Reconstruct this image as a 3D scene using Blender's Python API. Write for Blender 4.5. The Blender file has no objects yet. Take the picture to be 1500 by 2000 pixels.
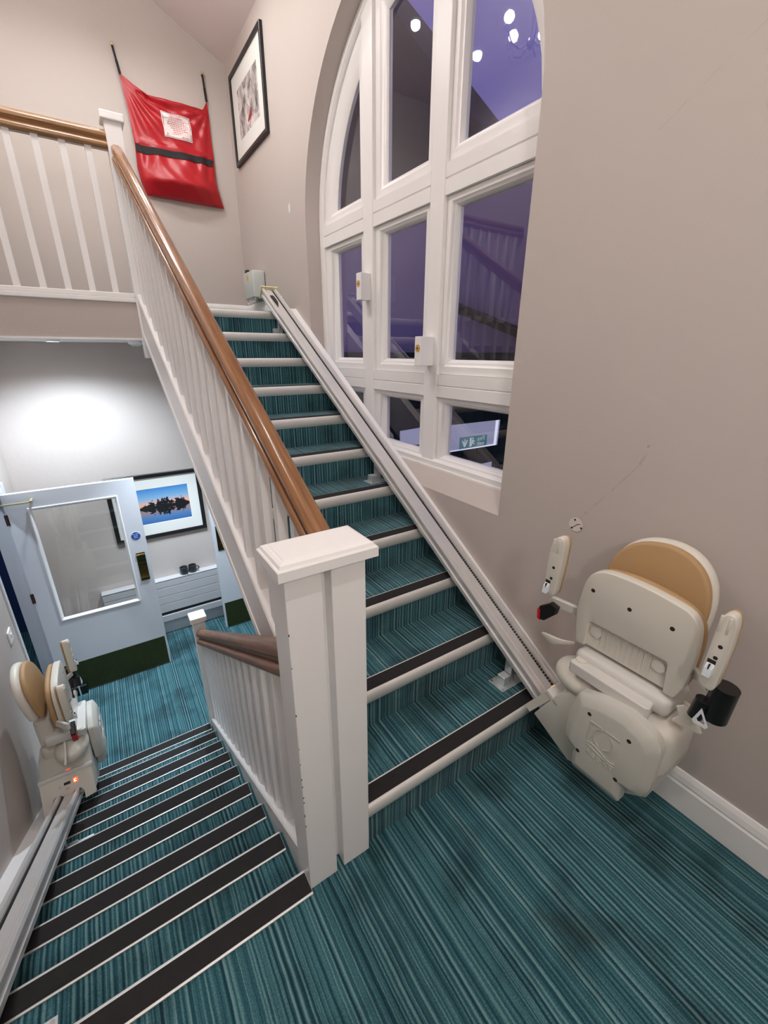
import bpy, bmesh, math, random
from mathutils import Vector, Matrix
random.seed(4)
S = bpy.context.scene
COL = S.collection

# ------------------------------------------------------------------ camera
cam_d = bpy.data.cameras.new('camera'); cam = bpy.data.objects.new('camera', cam_d); COL.objects.link(cam)
def rodr(v):
    a = v.length; k = v / a
    K = Matrix(((0, -k.z, k.y), (k.z, 0, -k.x), (-k.y, k.x, 0)))
    return Matrix.Identity(3) + math.sin(a) * K + (1 - math.cos(a)) * (K @ K)
R_cam = rodr(Vector((0.3486, -0.5758, -0.1006))) @ Matrix(((1, 0, 0), (0, 0, -1), (0, 1, 0)))
CAMLOC = Vector((0.0, -0.8895, 1.6627))
M3 = Matrix((R_cam[0], -R_cam[1], -R_cam[2])).transposed()
cam.matrix_world = Matrix.Translation(CAMLOC) @ M3.to_4x4()
cam_d.sensor_fit = 'HORIZONTAL'; cam_d.sensor_width = 36.0; cam_d.lens = 36.0 * 831.0 / 1500.0
cam_d.clip_start = 0.02; cam_d.clip_end = 200
S.camera = cam

# ------------------------------------------------------------------ world, exposure
W = bpy.data.worlds.new('dusk_sky'); S.world = W; W.use_nodes = True
wn = W.node_tree.nodes; wl = W.node_tree.links
bg = wn['Background']
wtc = wn.new('ShaderNodeTexCoord'); wsep = wn.new('ShaderNodeSeparateXYZ'); wr = wn.new('ShaderNodeValToRGB')
wl.new(wtc.outputs['Generated'], wsep.inputs[0]); wl.new(wsep.outputs['Z'], wr.inputs[0]); wl.new(wr.outputs[0], bg.inputs[0])
wr.color_ramp.elements[0].position = 0.0; wr.color_ramp.elements[0].color = (0.16, 0.14, 0.34, 1)
wr.color_ramp.elements[1].position = 0.8; wr.color_ramp.elements[1].color = (0.11, 0.09, 0.36, 1)
bg.inputs[1].default_value = 1.0
S.view_settings.view_transform = 'Standard'; S.view_settings.look = 'None'
S.view_settings.exposure = 0.0; S.view_settings.gamma = 1.0; S.view_settings.use_curve_mapping = False
try:
    S.cycles.max_bounces = 10; S.cycles.diffuse_bounces = 5; S.cycles.sample_clamp_indirect = 6.0
    S.cycles.caustics_reflective = False; S.cycles.caustics_refractive = False
except Exception: pass
LIGHT_CHANDELIER = 20.0      # W per bulb (5)
LIGHT_DOWN = 26.0            # W per upper downlight (3)
LIGHT_LANDING = 62.0         # W, downlights added over the half landing (2)
LIGHT_FILL = 40.0          # W, fill light added behind the camera
LIGHT_HALL = 165.0           # W per hall downlight
NEUTRAL = (1.0, 0.995, 0.985); WARM = (1.0, 0.98, 0.955); COOL = (0.76, 0.885, 1.0)

# ------------------------------------------------------------------ constants of the place
RU, GU = 0.18, 0.2905              # upper flight riser / going
RL, GL, YL = 0.1627, 0.2749, 0.033  # lower flight
XW, XL = 1.61, -0.79               # window wall / left wall
ZH = -9 * RL                       # hall floor
ZU = 11 * RU                       # upper landing
YU = 10 * GU                       # top nosing
YB = 4.33                          # back wall, upper
YBL = 4.10                         # back wall, hall
def nosU(y): return RU + RU / GU * y
def nosL(y): return -RL / GL * (y - YL)

# ------------------------------------------------------------------ materials
def lin(c):
    f = lambda v: v / 12.92 if v <= 0.04045 else ((v + 0.055) / 1.055) ** 2.4
    return tuple(f(x / 255.0) for x in c)
def newmat(name):
    m = bpy.data.materials.new(name); m.use_nodes = True
    nt = m.node_tree; return m, nt, nt.nodes['Principled BSDF']
def N(nt, t, **kw):
    n = nt.nodes.new(t)
    for k, v in kw.items(): setattr(n, k, v)
    return n
def paint(name, rgb, rough=0.5, metal=0.0, var=0.05, scale=3.0, bump=0.0, bscale=60.0, spec=None, coat=0.0):
    m, nt, b = newmat(name)
    c = lin(rgb)
    b.inputs['Roughness'].default_value = rough; b.inputs['Metallic'].default_value = metal
    if spec is not None: b.inputs['Specular IOR Level'].default_value = spec
    if coat: b.inputs['Coat Weight'].default_value = coat
    tc = N(nt, 'ShaderNodeNewGeometry'); no = N(nt, 'ShaderNodeTexNoise'); no.inputs['Scale'].default_value = scale; no.inputs['Detail'].default_value = 5
    nt.links.new(tc.outputs['Position'], no.inputs['Vector'])
    mx = N(nt, 'ShaderNodeMix', data_type='RGBA')
    mx.inputs['A'].default_value = tuple(x * (1 - var) for x in c) + (1,); mx.inputs['B'].default_value = tuple(min(1, x * (1 + var)) for x in c) + (1,)
    nt.links.new(no.outputs['Fac'], mx.inputs['Factor']); nt.links.new(mx.outputs['Result'], b.inputs['Base Color'])
    if bump:
        n2 = N(nt, 'ShaderNodeTexNoise'); n2.inputs['Scale'].default_value = bscale; n2.inputs['Detail'].default_value = 3
        nt.links.new(tc.outputs['Position'], n2.inputs['Vector'])
        bp = N(nt, 'ShaderNodeBump'); bp.inputs['Strength'].default_value = bump; bp.inputs['Distance'].default_value = 0.01
        nt.links.new(n2.outputs['Fac'], bp.inputs['Height']); nt.links.new(bp.outputs['Normal'], b.inputs['Normal'])
    return m
def emit(name, rgb, strength):
    m, nt, b = newmat(name)
    b.inputs['Base Color'].default_value = lin(rgb) + (1,)
    b.inputs['Emission Color'].default_value = lin(rgb) + (1,); b.inputs['Emission Strength'].default_value = strength
    return m
def carpet(name):
    m, nt, b = newmat(name)
    L = nt.links.new
    g = N(nt, 'ShaderNodeNewGeometry'); s = N(nt, 'ShaderNodeSeparateXYZ'); L(g.outputs['Position'], s.inputs[0])
    # slightly wavering stripe coordinate along x
    wob = N(nt, 'ShaderNodeTexNoise'); wob.inputs['Scale'].default_value = 9; wob.inputs['Detail'].default_value = 2; L(g.outputs['Position'], wob.inputs['Vector'])
    wm = N(nt, 'ShaderNodeMath', operation='MULTIPLY_ADD'); L(wob.outputs['Fac'], wm.inputs[0]); wm.inputs[1].default_value = 0.006; L(s.outputs['X'], wm.inputs[2])
    def n1(scale, det, rough=0.5):
        n = N(nt, 'ShaderNodeTexNoise', noise_dimensions='1D'); n.inputs['Scale'].default_value = scale; n.inputs['Detail'].default_value = det; n.inputs['Roughness'].default_value = rough
        L(wm.outputs[0], n.inputs['W']); return n
    a = n1(95, 2.0); c = n1(16, 1)
    sine = N(nt, 'ShaderNodeMath', operation='SINE'); fr = N(nt, 'ShaderNodeMath', operation='MULTIPLY'); L(wm.outputs[0], fr.inputs[0]); fr.inputs[1].default_value = 2 * math.pi / 0.0175; L(fr.outputs[0], sine.inputs[0])
    mul = N(nt, 'ShaderNodeMath', operation='MULTIPLY_ADD'); L(sine.outputs[0], mul.inputs[0]); mul.inputs[1].default_value = 0.085; L(a.outputs['Fac'], mul.inputs[2])
    pile = N(nt, 'ShaderNodeTexNoise'); pile.inputs['Scale'].default_value = 230; pile.inputs['Detail'].default_value = 4; L(g.outputs['Position'], pile.inputs['Vector'])
    ad = N(nt, 'ShaderNodeMath', operation='MULTIPLY_ADD'); L(pile.outputs['Fac'], ad.inputs[0]); ad.inputs[1].default_value = 0.34; L(mul.outputs[0], ad.inputs[2])
    ad2 = N(nt, 'ShaderNodeMath', operation='MULTIPLY_ADD'); L(c.outputs['Fac'], ad2.inputs[0]); ad2.inputs[1].default_value = 0.16; L(ad.outputs[0], ad2.inputs[2])
    r = N(nt, 'ShaderNodeValToRGB'); L(ad2.outputs[0], r.inputs[0])
    e = r.color_ramp.elements
    e[0].position = 0.50; e[0].color = (0.010, 0.040, 0.058, 1)
    e[1].position = 0.95; e[1].color = (0.150, 0.275, 0.285, 1)
    x = e.new(0.63); x.color = (0.018, 0.072, 0.096, 1)
    x = e.new(0.78); x.color = (0.042, 0.135, 0.158, 1)
    # worn / trodden blotches and stains
    st = N(nt, 'ShaderNodeTexNoise'); st.inputs['Scale'].default_value = 4.5; st.inputs['Detail'].default_value = 4; L(g.outputs['Position'], st.inputs['Vector'])
    sr = N(nt, 'ShaderNodeValToRGB'); L(st.outputs['Fac'], sr.inputs[0]); sr.color_ramp.elements[0].position = 0.33; sr.color_ramp.elements[0].color = (0.55, 0.55, 0.55, 1); sr.color_ramp.elements[1].position = 0.52; sr.color_ramp.elements[1].color = (1, 1, 1, 1)
    mm = N(nt, 'ShaderNodeMix', data_type='RGBA', blend_type='MULTIPLY'); mm.inputs['Factor'].default_value = 1.0
    L(r.outputs[0], mm.inputs['A']); L(sr.outputs[0], mm.inputs['B'])
    # a brownish scuffed stain on the half landing
    last = mm.outputs['Result']
    for (p0, p1, wd) in (((0.86, -0.48, 0), (0.95, -0.62, 0), 0.035), ((0.72, -0.43, 0), (0.80, -0.45, 0), 0.02)):
        d = seg_dist(nt, g.outputs['Position'], p0, p1)
        n3 = N(nt, 'ShaderNodeMath', operation='MULTIPLY_ADD'); L(st.outputs['Fac'], n3.inputs[0]); n3.inputs[1].default_value = 0.07; L(d, n3.inputs[2])
        mr = N(nt, 'ShaderNodeMapRange'); L(n3.outputs[0], mr.inputs['Value']); mr.inputs['From Min'].default_value = 0.02; mr.inputs['From Max'].default_value = wd + 0.03; mr.inputs['To Min'].default_value = 0.4; mr.inputs['To Max'].default_value = 0
        m3 = N(nt, 'ShaderNodeMix', data_type='RGBA'); L(mr.outputs[0], m3.inputs['Factor']); L(last, m3.inputs['A']); m3.inputs['B'].default_value = (0.03, 0.035, 0.03, 1); last = m3.outputs['Result']
    L(last, b.inputs['Base Color'])
    b.inputs['Roughness'].default_value = 0.95; b.inputs['Specular IOR Level'].default_value = 0.15
    b.inputs['Sheen Weight'].default_value = 0.12
    bp = N(nt, 'ShaderNodeBump'); bp.inputs['Strength'].default_value = 0.6; bp.inputs['Distance'].default_value = 0.006
    L(ad.outputs[0], bp.inputs['Height']); L(bp.outputs['Normal'], b.inputs['Normal'])
    return m
def seg_dist(nt, pos, p0, p1):
    """distance of the shading point from the segment p0-p1 (world metres)"""
    L = nt.links.new
    a = Vector(p0); ab = Vector(p1) - a; l2 = ab.length_squared
    s = N(nt, 'ShaderNodeVectorMath', operation='SUBTRACT'); L(pos, s.inputs[0]); s.inputs[1].default_value = a
    dt = N(nt, 'ShaderNodeVectorMath', operation='DOT_PRODUCT'); L(s.outputs[0], dt.inputs[0]); dt.inputs[1].default_value = ab / l2
    cl = N(nt, 'ShaderNodeClamp'); L(dt.outputs['Value'], cl.inputs['Value'])
    sc = N(nt, 'ShaderNodeVectorMath', operation='SCALE'); sc.inputs[0].default_value = ab; L(cl.outputs[0], sc.inputs['Scale'])
    d = N(nt, 'ShaderNodeVectorMath', operation='DISTANCE'); L(s.outputs[0], d.inputs[0]); L(sc.outputs[0], d.inputs[1])
    return d.outputs['Value']
def wallmat(name, rgb, marks=()):
    m = paint(name, rgb, rough=0.62, var=0.035, scale=1.3, bump=0.10, bscale=26, spec=0.3)
    nt = m.node_tree; b = nt.nodes['Principled BSDF']; L = nt.links.new
    last = b.inputs['Base Color'].links[0].from_socket
    g = N(nt, 'ShaderNodeNewGeometry')
    no = N(nt, 'ShaderNodeTexNoise'); no.inputs['Scale'].default_value = 38; no.inputs['Detail'].default_value = 4; L(g.outputs['Position'], no.inputs['Vector'])
    for (p0, p1, wd, amt) in marks:
        d = seg_dist(nt, g.outputs['Position'], p0, p1)
        n3 = N(nt, 'ShaderNodeMath', operation='MULTIPLY_ADD'); L(no.outputs['Fac'], n3.inputs[0]); n3.inputs[1].default_value = wd * 2.2; L(d, n3.inputs[2])
        mr = N(nt, 'ShaderNodeMapRange'); L(n3.outputs[0], mr.inputs['Value']); mr.inputs['From Min'].default_value = wd * 0.7; mr.inputs['From Max'].default_value = wd * 1.6; mr.inputs['To Min'].default_value = amt; mr.inputs['To Max'].default_value = 0
        mx = N(nt, 'ShaderNodeMix', data_type='RGBA'); L(mr.outputs[0], mx.inputs['Factor']); L(last, mx.inputs['A']); mx.inputs['B'].default_value = (0.10, 0.085, 0.075, 1); last = mx.outputs['Result']
    L(last, b.inputs['Base Color'])
    return m
def wood(name, dark, light, axis_scale, rough=0.28, coat=.5, tilt=0.0):
    m, nt, b = newmat(name); L = nt.links.new
    g = N(nt, 'ShaderNodeNewGeometry'); mp = N(nt, 'ShaderNodeMapping', vector_type='TEXTURE'); mp.inputs['Scale'].default_value = tuple(1 / a for a in axis_scale); mp.inputs['Rotation'].default_value = (tilt, 0, 0)
    L(g.outputs['Position'], mp.inputs['Vector'])
    n1 = N(nt, 'ShaderNodeTexNoise'); n1.inputs['Scale'].default_value = 6; n1.inputs['Detail'].default_value = 7; n1.inputs['Roughness'].default_value = 0.65; L(mp.outputs[0], n1.inputs['Vector'])
    r = N(nt, 'ShaderNodeValToRGB'); L(n1.outputs['Fac'], r.inputs[0])
    r.color_ramp.elements[0].position = 0.30; r.color_ramp.elements[0].color = lin(dark) + (1,)
    r.color_ramp.elements[1].position = 0.68; r.color_ramp.elements[1].color = lin(light) + (1,)
    L(r.outputs[0], b.inputs['Base Color']); b.inputs['Roughness'].default_value = rough; b.inputs['Coat Weight'].default_value = coat; b.inputs['Coat Roughness'].default_value = 0.15
    return m
def glassmat(name, boost=1.6, tint=(0.93, 0.95, 0.97)):
    m = bpy.data.materials.new(name); m.use_nodes = True; nt = m.node_tree; nt.nodes.clear(); L = nt.links.new
    o = N(nt, 'ShaderNodeOutputMaterial'); mix = N(nt, 'ShaderNodeMixShader'); tr = N(nt, 'ShaderNodeBsdfTransparent'); gl = N(nt, 'ShaderNodeBsdfGlossy')
    tr.inputs['Color'].default_value = tint + (1,); gl.inputs['Roughness'].default_value = 0.015; gl.inputs['Color'].default_value = (1, 1, 1, 1)
    geo = N(nt, 'ShaderNodeNewGeometry'); no = N(nt, 'ShaderNodeTexNoise'); no.inputs['Scale'].default_value = 2.5; L(geo.outputs['Position'], no.inputs['Vector'])
    bp = N(nt, 'ShaderNodeBump'); bp.inputs['Strength'].default_value = 0.03; bp.inputs['Distance'].default_value = 0.02; L(no.outputs['Fac'], bp.inputs['Height']); L(bp.outputs['Normal'], gl.inputs['Normal'])
    # Schlick reflectance from |cos|, the same from both sides of the pane
    dp = N(nt, 'ShaderNodeVectorMath', operation='DOT_PRODUCT'); L(geo.outputs['Normal'], dp.inputs[0]); L(geo.outputs['Incoming'], dp.inputs[1])
    ab = N(nt, 'ShaderNodeMath', operation='ABSOLUTE'); L(dp.outputs['Value'], ab.inputs[0])
    om = N(nt, 'ShaderNodeMath', operation='SUBTRACT'); om.inputs[0].default_value = 1.0; L(ab.outputs[0], om.inputs[1])
    pw = N(nt, 'ShaderNodeMath', operation='POWER'); L(om.outputs[0], pw.inputs[0]); pw.inputs[1].default_value = 5.0
    fr = N(nt, 'ShaderNodeMath', operation='MULTIPLY_ADD'); L(pw.outputs[0], fr.inputs[0]); fr.inputs[1].default_value = 0.96; fr.inputs[2].default_value = 0.04
    mu = N(nt, 'ShaderNodeMath', operation='MULTIPLY', use_clamp=True); mu.inputs[1].default_value = boost
    L(fr.outputs[0], mu.inputs[0]); L(mu.outputs[0], mix.inputs[0]); L(tr.outputs[0], mix.inputs[1]); L(gl.outputs[0], mix.inputs[2]); L(mix.outputs[0], o.inputs['Surface'])
    return m

M = {}
M['wall'] = wallmat('wall_paint', (197, 187, 181))
M['wall_marked'] = wallmat('wall_paint_marked', (197, 187, 181), marks=(
    ((1.61, 0.06, 1.00), (1.61, -0.13, 1.27), 0.009, 0.22), ((1.61, -0.13, 1.27), (1.61, -0.155, 1.33), 0.010, 0.30),
    ((1.61, -0.152, 1.352), (1.61, -0.157, 1.358), 0.012, 0.75), ((1.61, 0.085, 0.955), (1.61, 0.080, 0.962), 0.009, 0.6),
    ((1.61, 0.02, 2.31), (1.61, -0.30, 2.52), 0.0025, 0.28)))
M['ceiling'] = paint('ceiling_paint', (226, 214, 210), rough=0.8, var=0.02, scale=0.8)
M['soffit'] = paint('soffit_paint', (225, 222, 220), rough=0.8, var=0.02)
M['white'] = paint('white_gloss_paint', (246, 244, 243), rough=0.33, var=0.02, scale=6, bump=0.012, bscale=30)
M['doorwhite'] = paint('door_white_paint', (214, 217, 224), rough=0.4, var=0.02, scale=4)
M['carpet'] = carpet('teal_striped_carpet')
M['alu'] = paint('nosing_aluminium', (228, 226, 222), rough=0.42, metal=0.3, var=0.05, scale=12)
M['railalu'] = paint('rail_aluminium', (218, 216, 215), rough=0.38, metal=0.42, var=0.06, scale=9)
M['insert'] = paint('black_nosing_insert', (40, 38, 39), rough=0.8, var=0.2, scale=60, bump=0.1, bscale=300, spec=0.2)
M['rack'] = paint('rack_black', (30, 28, 28), rough=0.5, var=0.1)
M['steel'] = paint('zinc_steel', (206, 212, 216), rough=0.32, metal=0.5, var=0.08, scale=20)
M['cream'] = paint('cream_plastic', (218, 213, 202), rough=0.42, var=0.025, scale=8, bump=0.03, bscale=350)
M['greycream'] = paint('grey_cream_plastic', (200, 198, 189), rough=0.45, var=0.03, scale=8)
M['slab'] = paint('pale_grey_plastic', (214, 211, 206), rough=0.42, var=0.02)
M['tan'] = paint('tan_vinyl', (176, 142, 100), rough=0.55, var=0.05, scale=10, bump=0.04, bscale=250)
M['yellowcream'] = paint('yellowed_cap', (232, 222, 176), rough=0.45, var=0.04)
M['black'] = paint('black_plastic', (20, 19, 20), rough=0.35, var=0.1)
M['darkhole'] = paint('dark_recess', (38, 33, 28), rough=0.7, var=0.1)
M['red'] = paint('red_button', (190, 24, 28), rough=0.4, var=0.05)
M['led'] = emit('red_led', (255, 50, 20), 4.0)
M['ledhot'] = emit('led_segment', (255, 190, 110), 6.0)
M['wood_up'] = wood('varnished_handrail', (126, 82, 50), (162, 116, 78), (11, 0.6, 11), 0.24, .4, math.atan(RU / GU))
M['wood_x'] = wood('varnished_balcony_rail', (128, 92, 56), (170, 130, 88), (0.6, 11, 11))
M['wood_low'] = wood('varnished_dark_handrail', (92, 60, 40), (142, 98, 66), (11, 0.7, 11), 0.5, 0.12, -math.atan(RL / GL))
M['glass'] = glassmat('window_glass', 2.3)
M['doorglass'] = glassmat('door_glass', 1.3, (0.80, 0.80, 0.78))
M['picglass'] = glassmat('picture_glass', 0.5, (0.97, 0.97, 0.97))
M['brass'] = paint('dark_brass', (92, 80, 44), rough=0.16, metal=0.9, var=0.12, scale=15)
M['kick'] = paint('kick_plate_bronze', (70, 72, 40), rough=0.34, metal=0.6, var=0.25, scale=30)
M['closer'] = paint('closer_brass', (206, 192, 150), rough=0.35, metal=0.6, var=0.05)
M['bronze'] = paint('hinge_bronze', (70, 44, 40), rough=0.4, metal=0.5, var=0.1)
M['frameblack'] = paint('black_frame', (26, 25, 27), rough=0.35, var=0.1)
M['mat'] = paint('mount_board', (226, 226, 220), rough=0.8, var=0.01)
M['navy'] = paint('navy_wall', (40, 60, 108), rough=0.7, var=0.08)
M['bluesign'] = paint('blue_sign', (20, 70, 160), rough=0.4, var=0.04)
M['signwhite'] = paint('sign_white', (225, 232, 240), rough=0.5, var=0.01)
M['rad'] = paint('radiator_enamel', (192, 191, 194), rough=0.4, var=0.02)
M['mug'] = paint('charcoal_stoneware', (52, 56, 60), rough=0.35, var=0.15, scale=30)
M['bag'] = paint('red_vinyl', (172, 18, 30), rough=0.36, var=0.06, scale=7)
M['label'] = paint('white_label', (240, 224, 222), rough=0.35, var=0.02)
M['labelink'] = paint('label_ink', (196, 120, 124), rough=0.6, var=0.05)
M['inkdark'] = paint('label_border_ink', (120, 92, 92), rough=0.6, var=0.05)
M['webbing'] = paint('black_webbing', (24, 22, 24), rough=0.75, var=0.2, scale=80)
M['hook'] = paint('brass_hook', (190, 178, 130), rough=0.4, metal=0.4, var=0.1)
M['plaster'] = paint('bare_plaster', (222, 212, 202), rough=0.85, var=0.05, scale=40)
M['plug'] = paint('bare_wood_plug', (206, 160, 88), rough=0.6, var=0.25, scale=90)
M['yellow'] = paint('yellow_sticker', (226, 186, 60), rough=0.5, var=0.05)
M['boxgrey'] = paint('grey_box_plastic', (202, 206, 204), rough=0.4, var=0.03)
M['housewall'] = paint('render_wall', (200, 180, 190), rough=0.9, var=0.08, scale=2.0, bump=0.2, bscale=20)
M['slate'] = paint('dark_slate', (70, 62, 62), rough=0.8, var=0.2, scale=6)
M['outdark'] = paint('dark_yard', (22, 20, 24), rough=0.9, var=0.3, scale=3)
M['litpanel'] = emit('glow_panel', (150, 150, 178), 0.75)
M['litedge'] = emit('glow_edge', (230, 232, 250), 0.9)
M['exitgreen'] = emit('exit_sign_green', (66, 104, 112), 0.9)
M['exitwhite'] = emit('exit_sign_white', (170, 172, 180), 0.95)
M['lens'] = emit('lamp_lens', (255, 246, 236), 14.0)
M['lenscool'] = emit('lamp_lens_cool', (236, 244, 255), 30.0)
M['bulb'] = emit('bulb_glow', (255, 240, 220), 30.0)
M['crystal'] = glassmat('crystal', 3.0)
M['chrome'] = paint('chrome', (220, 220, 225), rough=0.1, metal=1.0, var=0.02)

# ------------------------------------------------------------------ geometry helpers
LOC = {}
def obj(name, bm, mat, parent=None, smooth=None, kind=None, label=None, cat=None, group=None, base=None):
    """link a bmesh (world coordinates) as ONE mesh object; a child is shifted into its thing's frame"""
    bmesh.ops.recalc_face_normals(bm, faces=bm.faces[:])
    org = Vector((0, 0, 0))
    if parent is not None: org = LOC[parent.name]
    elif base is not None: org = Vector(base)
    if org.length: bmesh.ops.translate(bm, verts=bm.verts[:], vec=-org)
    me = bpy.data.meshes.new(name); 
    if smooth is not None:
        for f in bm.faces: f.smooth = True
        for e in bm.edges:
            if len(e.link_faces) == 2 and e.calc_face_angle(0) > smooth: e.smooth = False
    bm.to_mesh(me); bm.free()
    o = bpy.data.objects.new(name, me); COL.objects.link(o)
    me.materials.append(M[mat] if isinstance(mat, str) else mat)
    LOC[o.name] = org
    if parent is not None: o.parent = parent
    else: o.location = org
    if kind: o['kind'] = kind
    if label: o['label'] = label
    if cat: o['category'] = cat
    if group: o['group'] = group
    return o
def thing(name, loc, label=None, cat=None, group=None, kind=None):
    o = bpy.data.objects.new(name, None); COL.objects.link(o); o.location = loc; o.empty_display_size = 0.1
    LOC[o.name] = Vector(loc)
    if label: o['label'] = label
    if cat: o['category'] = cat
    if group: o['group'] = group
    if kind: o['kind'] = kind
    return o
def B(): return bmesh.new()
def box(bm, a, b, bev=0.0, seg=2):
    a = Vector(a); b = Vector(b)
    r = bmesh.ops.create_cube(bm, size=1.0)
    vs = r['verts']
    for v in vs: v.co = Vector(((a[i] + b[i]) / 2 + v.co[i] * (b[i] - a[i]) for i in range(3)))
    if bev:
        es = list({e for v in vs for e in v.link_edges})
        bmesh.ops.bevel(bm, geom=es, offset=bev, segments=seg, profile=0.5, affect='EDGES', clamp_overlap=True)
    return bm
def prism(bm, poly, axis, a, b, bev=0.0, seg=2, fn=None):
    """extrude a 2-D outline along an axis; poly is (y,z) for 'x', (x,z) for 'y', (x,y) for 'z'"""
    def P(p, t): return {'x': (t, p[0], p[1]), 'y': (p[0], t, p[1]), 'z': (p[0], p[1], t)}[axis]
    v0 = [bm.verts.new(P(p, a)) for p in poly]; v1 = [bm.verts.new(P(p, b)) for p in poly]
    n = len(poly); fs = [bm.faces.new(v0), bm.faces.new(v1[::-1])]
    for i in range(n): fs.append(bm.faces.new((v0[i], v0[(i + 1) % n], v1[(i + 1) % n], v1[i])))
    bmesh.ops.recalc_face_normals(bm, faces=fs)
    if bev:
        es = list({e for f in fs[:2] for e in f.edges})
        bmesh.ops.bevel(bm, geom=es, offset=bev, segments=seg, profile=0.5, affect='EDGES', clamp_overlap=True)
    return bm
def rounded(poly, r=0.012, n=4, rr=None):
    """an outline with its corners rounded to about radius r"""
    out = []
    for i, p in enumerate(poly):
        p = Vector(p); a = Vector(poly[i - 1]) - p; b = Vector(poly[(i + 1) % len(poly)]) - p
        k = min(rr[i] if rr else r, a.length * .48, b.length * .48); a = p + a.normalized() * k; b = p + b.normalized() * k
        for j in range(n + 1):
            t = j / n; q = a * (1 - t) ** 2 + p * 2 * t * (1 - t) + b * t * t; out.append((q.x, q.y))
    return out
def chaikin(poly, it=2):
    for _ in range(it):
        o = []
        for i in range(len(poly)):
            p, q = poly[i], poly[(i + 1) % len(poly)]
            o += [(p[0] * .75 + q[0] * .25, p[1] * .75 + q[1] * .25), (p[0] * .25 + q[0] * .75, p[1] * .25 + q[1] * .75)]
        poly = o
    return poly
def cyl(bm, p0, p1, r0, r1=None, n=16, caps=True):
    p0 = Vector(p0); p1 = Vector(p1); r1 = r0 if r1 is None else r1
    d = (p1 - p0).normalized(); u = d.orthogonal().normalized(); w = d.cross(u)
    a = [bm.verts.new(p0 + (u * math.cos(t) + w * math.sin(t)) * r0) for t in [2 * math.pi * i / n for i in range(n)]]
    b = [bm.verts.new(p1 + (u * math.cos(t) + w * math.sin(t)) * r1) for t in [2 * math.pi * i / n for i in range(n)]]
    for i in range(n): bm.faces.new((a[i], a[(i + 1) % n], b[(i + 1) % n], b[i]))
    if caps: bm.faces.new(a[::-1]); bm.faces.new(b)
    return bm
def tube(bm, pts, r, n=8):
    for i in range(len(pts) - 1): cyl(bm, pts[i], pts[i + 1], r, n=n)
    return bm
def lathe(bm, c, prof, n=24):
    rings = []
    for (r, z) in prof: rings.append([bm.verts.new((c[0] + r * math.cos(2 * math.pi * i / n), c[1] + r * math.sin(2 * math.pi * i / n), c[2] + z)) for i in range(n)])
    for a, b in zip(rings, rings[1:]):
        for i in range(n): bm.faces.new((a[i], a[(i + 1) % n], b[(i + 1) % n], b[i]))
    bm.faces.new(rings[0][::-1]); bm.faces.new(rings[-1])
    return bm
def ellipsoid(bm, c, r, n=24, m=14):
    ret = bmesh.ops.create_uvsphere(bm, u_segments=n, v_segments=m, radius=1.0)
    for v in ret['verts']: v.co = Vector((c[0] + v.co.x * r[0], c[1] + v.co.y * r[1], c[2] + v.co.z * r[2]))
    return bm
def sweep(bm, prof, p0, p1, across=(1, 0, 0), up=(0, 0, 1)):
    """straight moulding: the profile (u across, v up) at both ends"""
    p0 = Vector(p0); p1 = Vector(p1); ac = Vector(across); up = Vector(up)
    a = [bm.verts.new(p0 + ac * u + up * v) for u, v in prof]; b = [bm.verts.new(p1 + ac * u + up * v) for u, v in prof]
    n = len(prof); bm.faces.new(a); bm.faces.new(b[::-1])
    for i in range(n): bm.faces.new((a[i], b[i], b[(i + 1) % n], a[(i + 1) % n]))
    return bm
def ringx(bm, loops):
    """stitch closed loops of 3-D points in order"""
    vs = [[bm.verts.new(p) for p in l] for l in loops]
    for a, b in zip(vs, vs[1:]):
        n = len(a)
        for i in range(n): bm.faces.new((a[i], a[(i + 1) % n], b[(i + 1) % n], b[i]))
    return vs
def text_bm(s, size, extrude, M4, align='CENTER'):
    cu = bpy.data.curves.new('txt', 'FONT'); cu.body = s; cu.size = size; cu.extrude = extrude; cu.align_x = align; cu.align_y = 'CENTER'; cu.resolution_u = 2
    o = bpy.data.objects.new('txt', cu); COL.objects.link(o)
    dg = bpy.context.evaluated_depsgraph_get(); dg.update()
    me = bpy.data.meshes.new_from_object(o.evaluated_get(dg)); bm = bmesh.new(); bm.from_mesh(me); bm.transform(M4)
    bpy.data.objects.remove(o); bpy.data.curves.remove(cu); bpy.data.meshes.remove(me)
    return bm
def basis(o, ex, ey, ez):
    ex, ey, ez = Vector(ex), Vector(ey), Vector(ez)
    return Matrix(((ex.x, ey.x, ez.x, o[0]), (ex.y, ey.y, ez.y, o[1]), (ex.z, ey.z, ez.z, o[2]), (0, 0, 0, 1)))
def clone(root, name, loc, rotz, label=None, group=None):
    """copy a thing, its parts and their sub-parts"""
    r = root.copy(); r.name = name; COL.objects.link(r); r.location = loc; r.rotation_euler = (0, 0, rotz)
    if label: r['label'] = label
    if group: r['group'] = group
    for ch in list(root.children):
        c = ch.copy(); COL.objects.link(c); c.parent = r
        for g in ch.children:
            d = g.copy(); COL.objects.link(d); d.parent = c
    return r
def rails(x0, x1): return x0, x1
def lamp(name, loc, power, color, kind='POINT', size=0.05, spot=2.4, blend=0.6, parent=None, aim=None):
    l = bpy.data.lights.new(name, kind); l.energy = power; l.color = color
    l.shadow_soft_size = size
    if kind == 'SPOT': l.spot_size = spot; l.spot_blend = blend
    o = bpy.data.objects.new(name, l); COL.objects.link(o)
    if parent is not None: o.parent = parent; o.location = Vector(loc) - LOC[parent.name]
    else: o.location = loc
    return o

# ================================================================== STRUCTURE
YF = -2.3      # wall behind the camera
ZC, ZS = 4.50, 4.19   # flat ceiling, height where the slope meets the window wall
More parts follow.
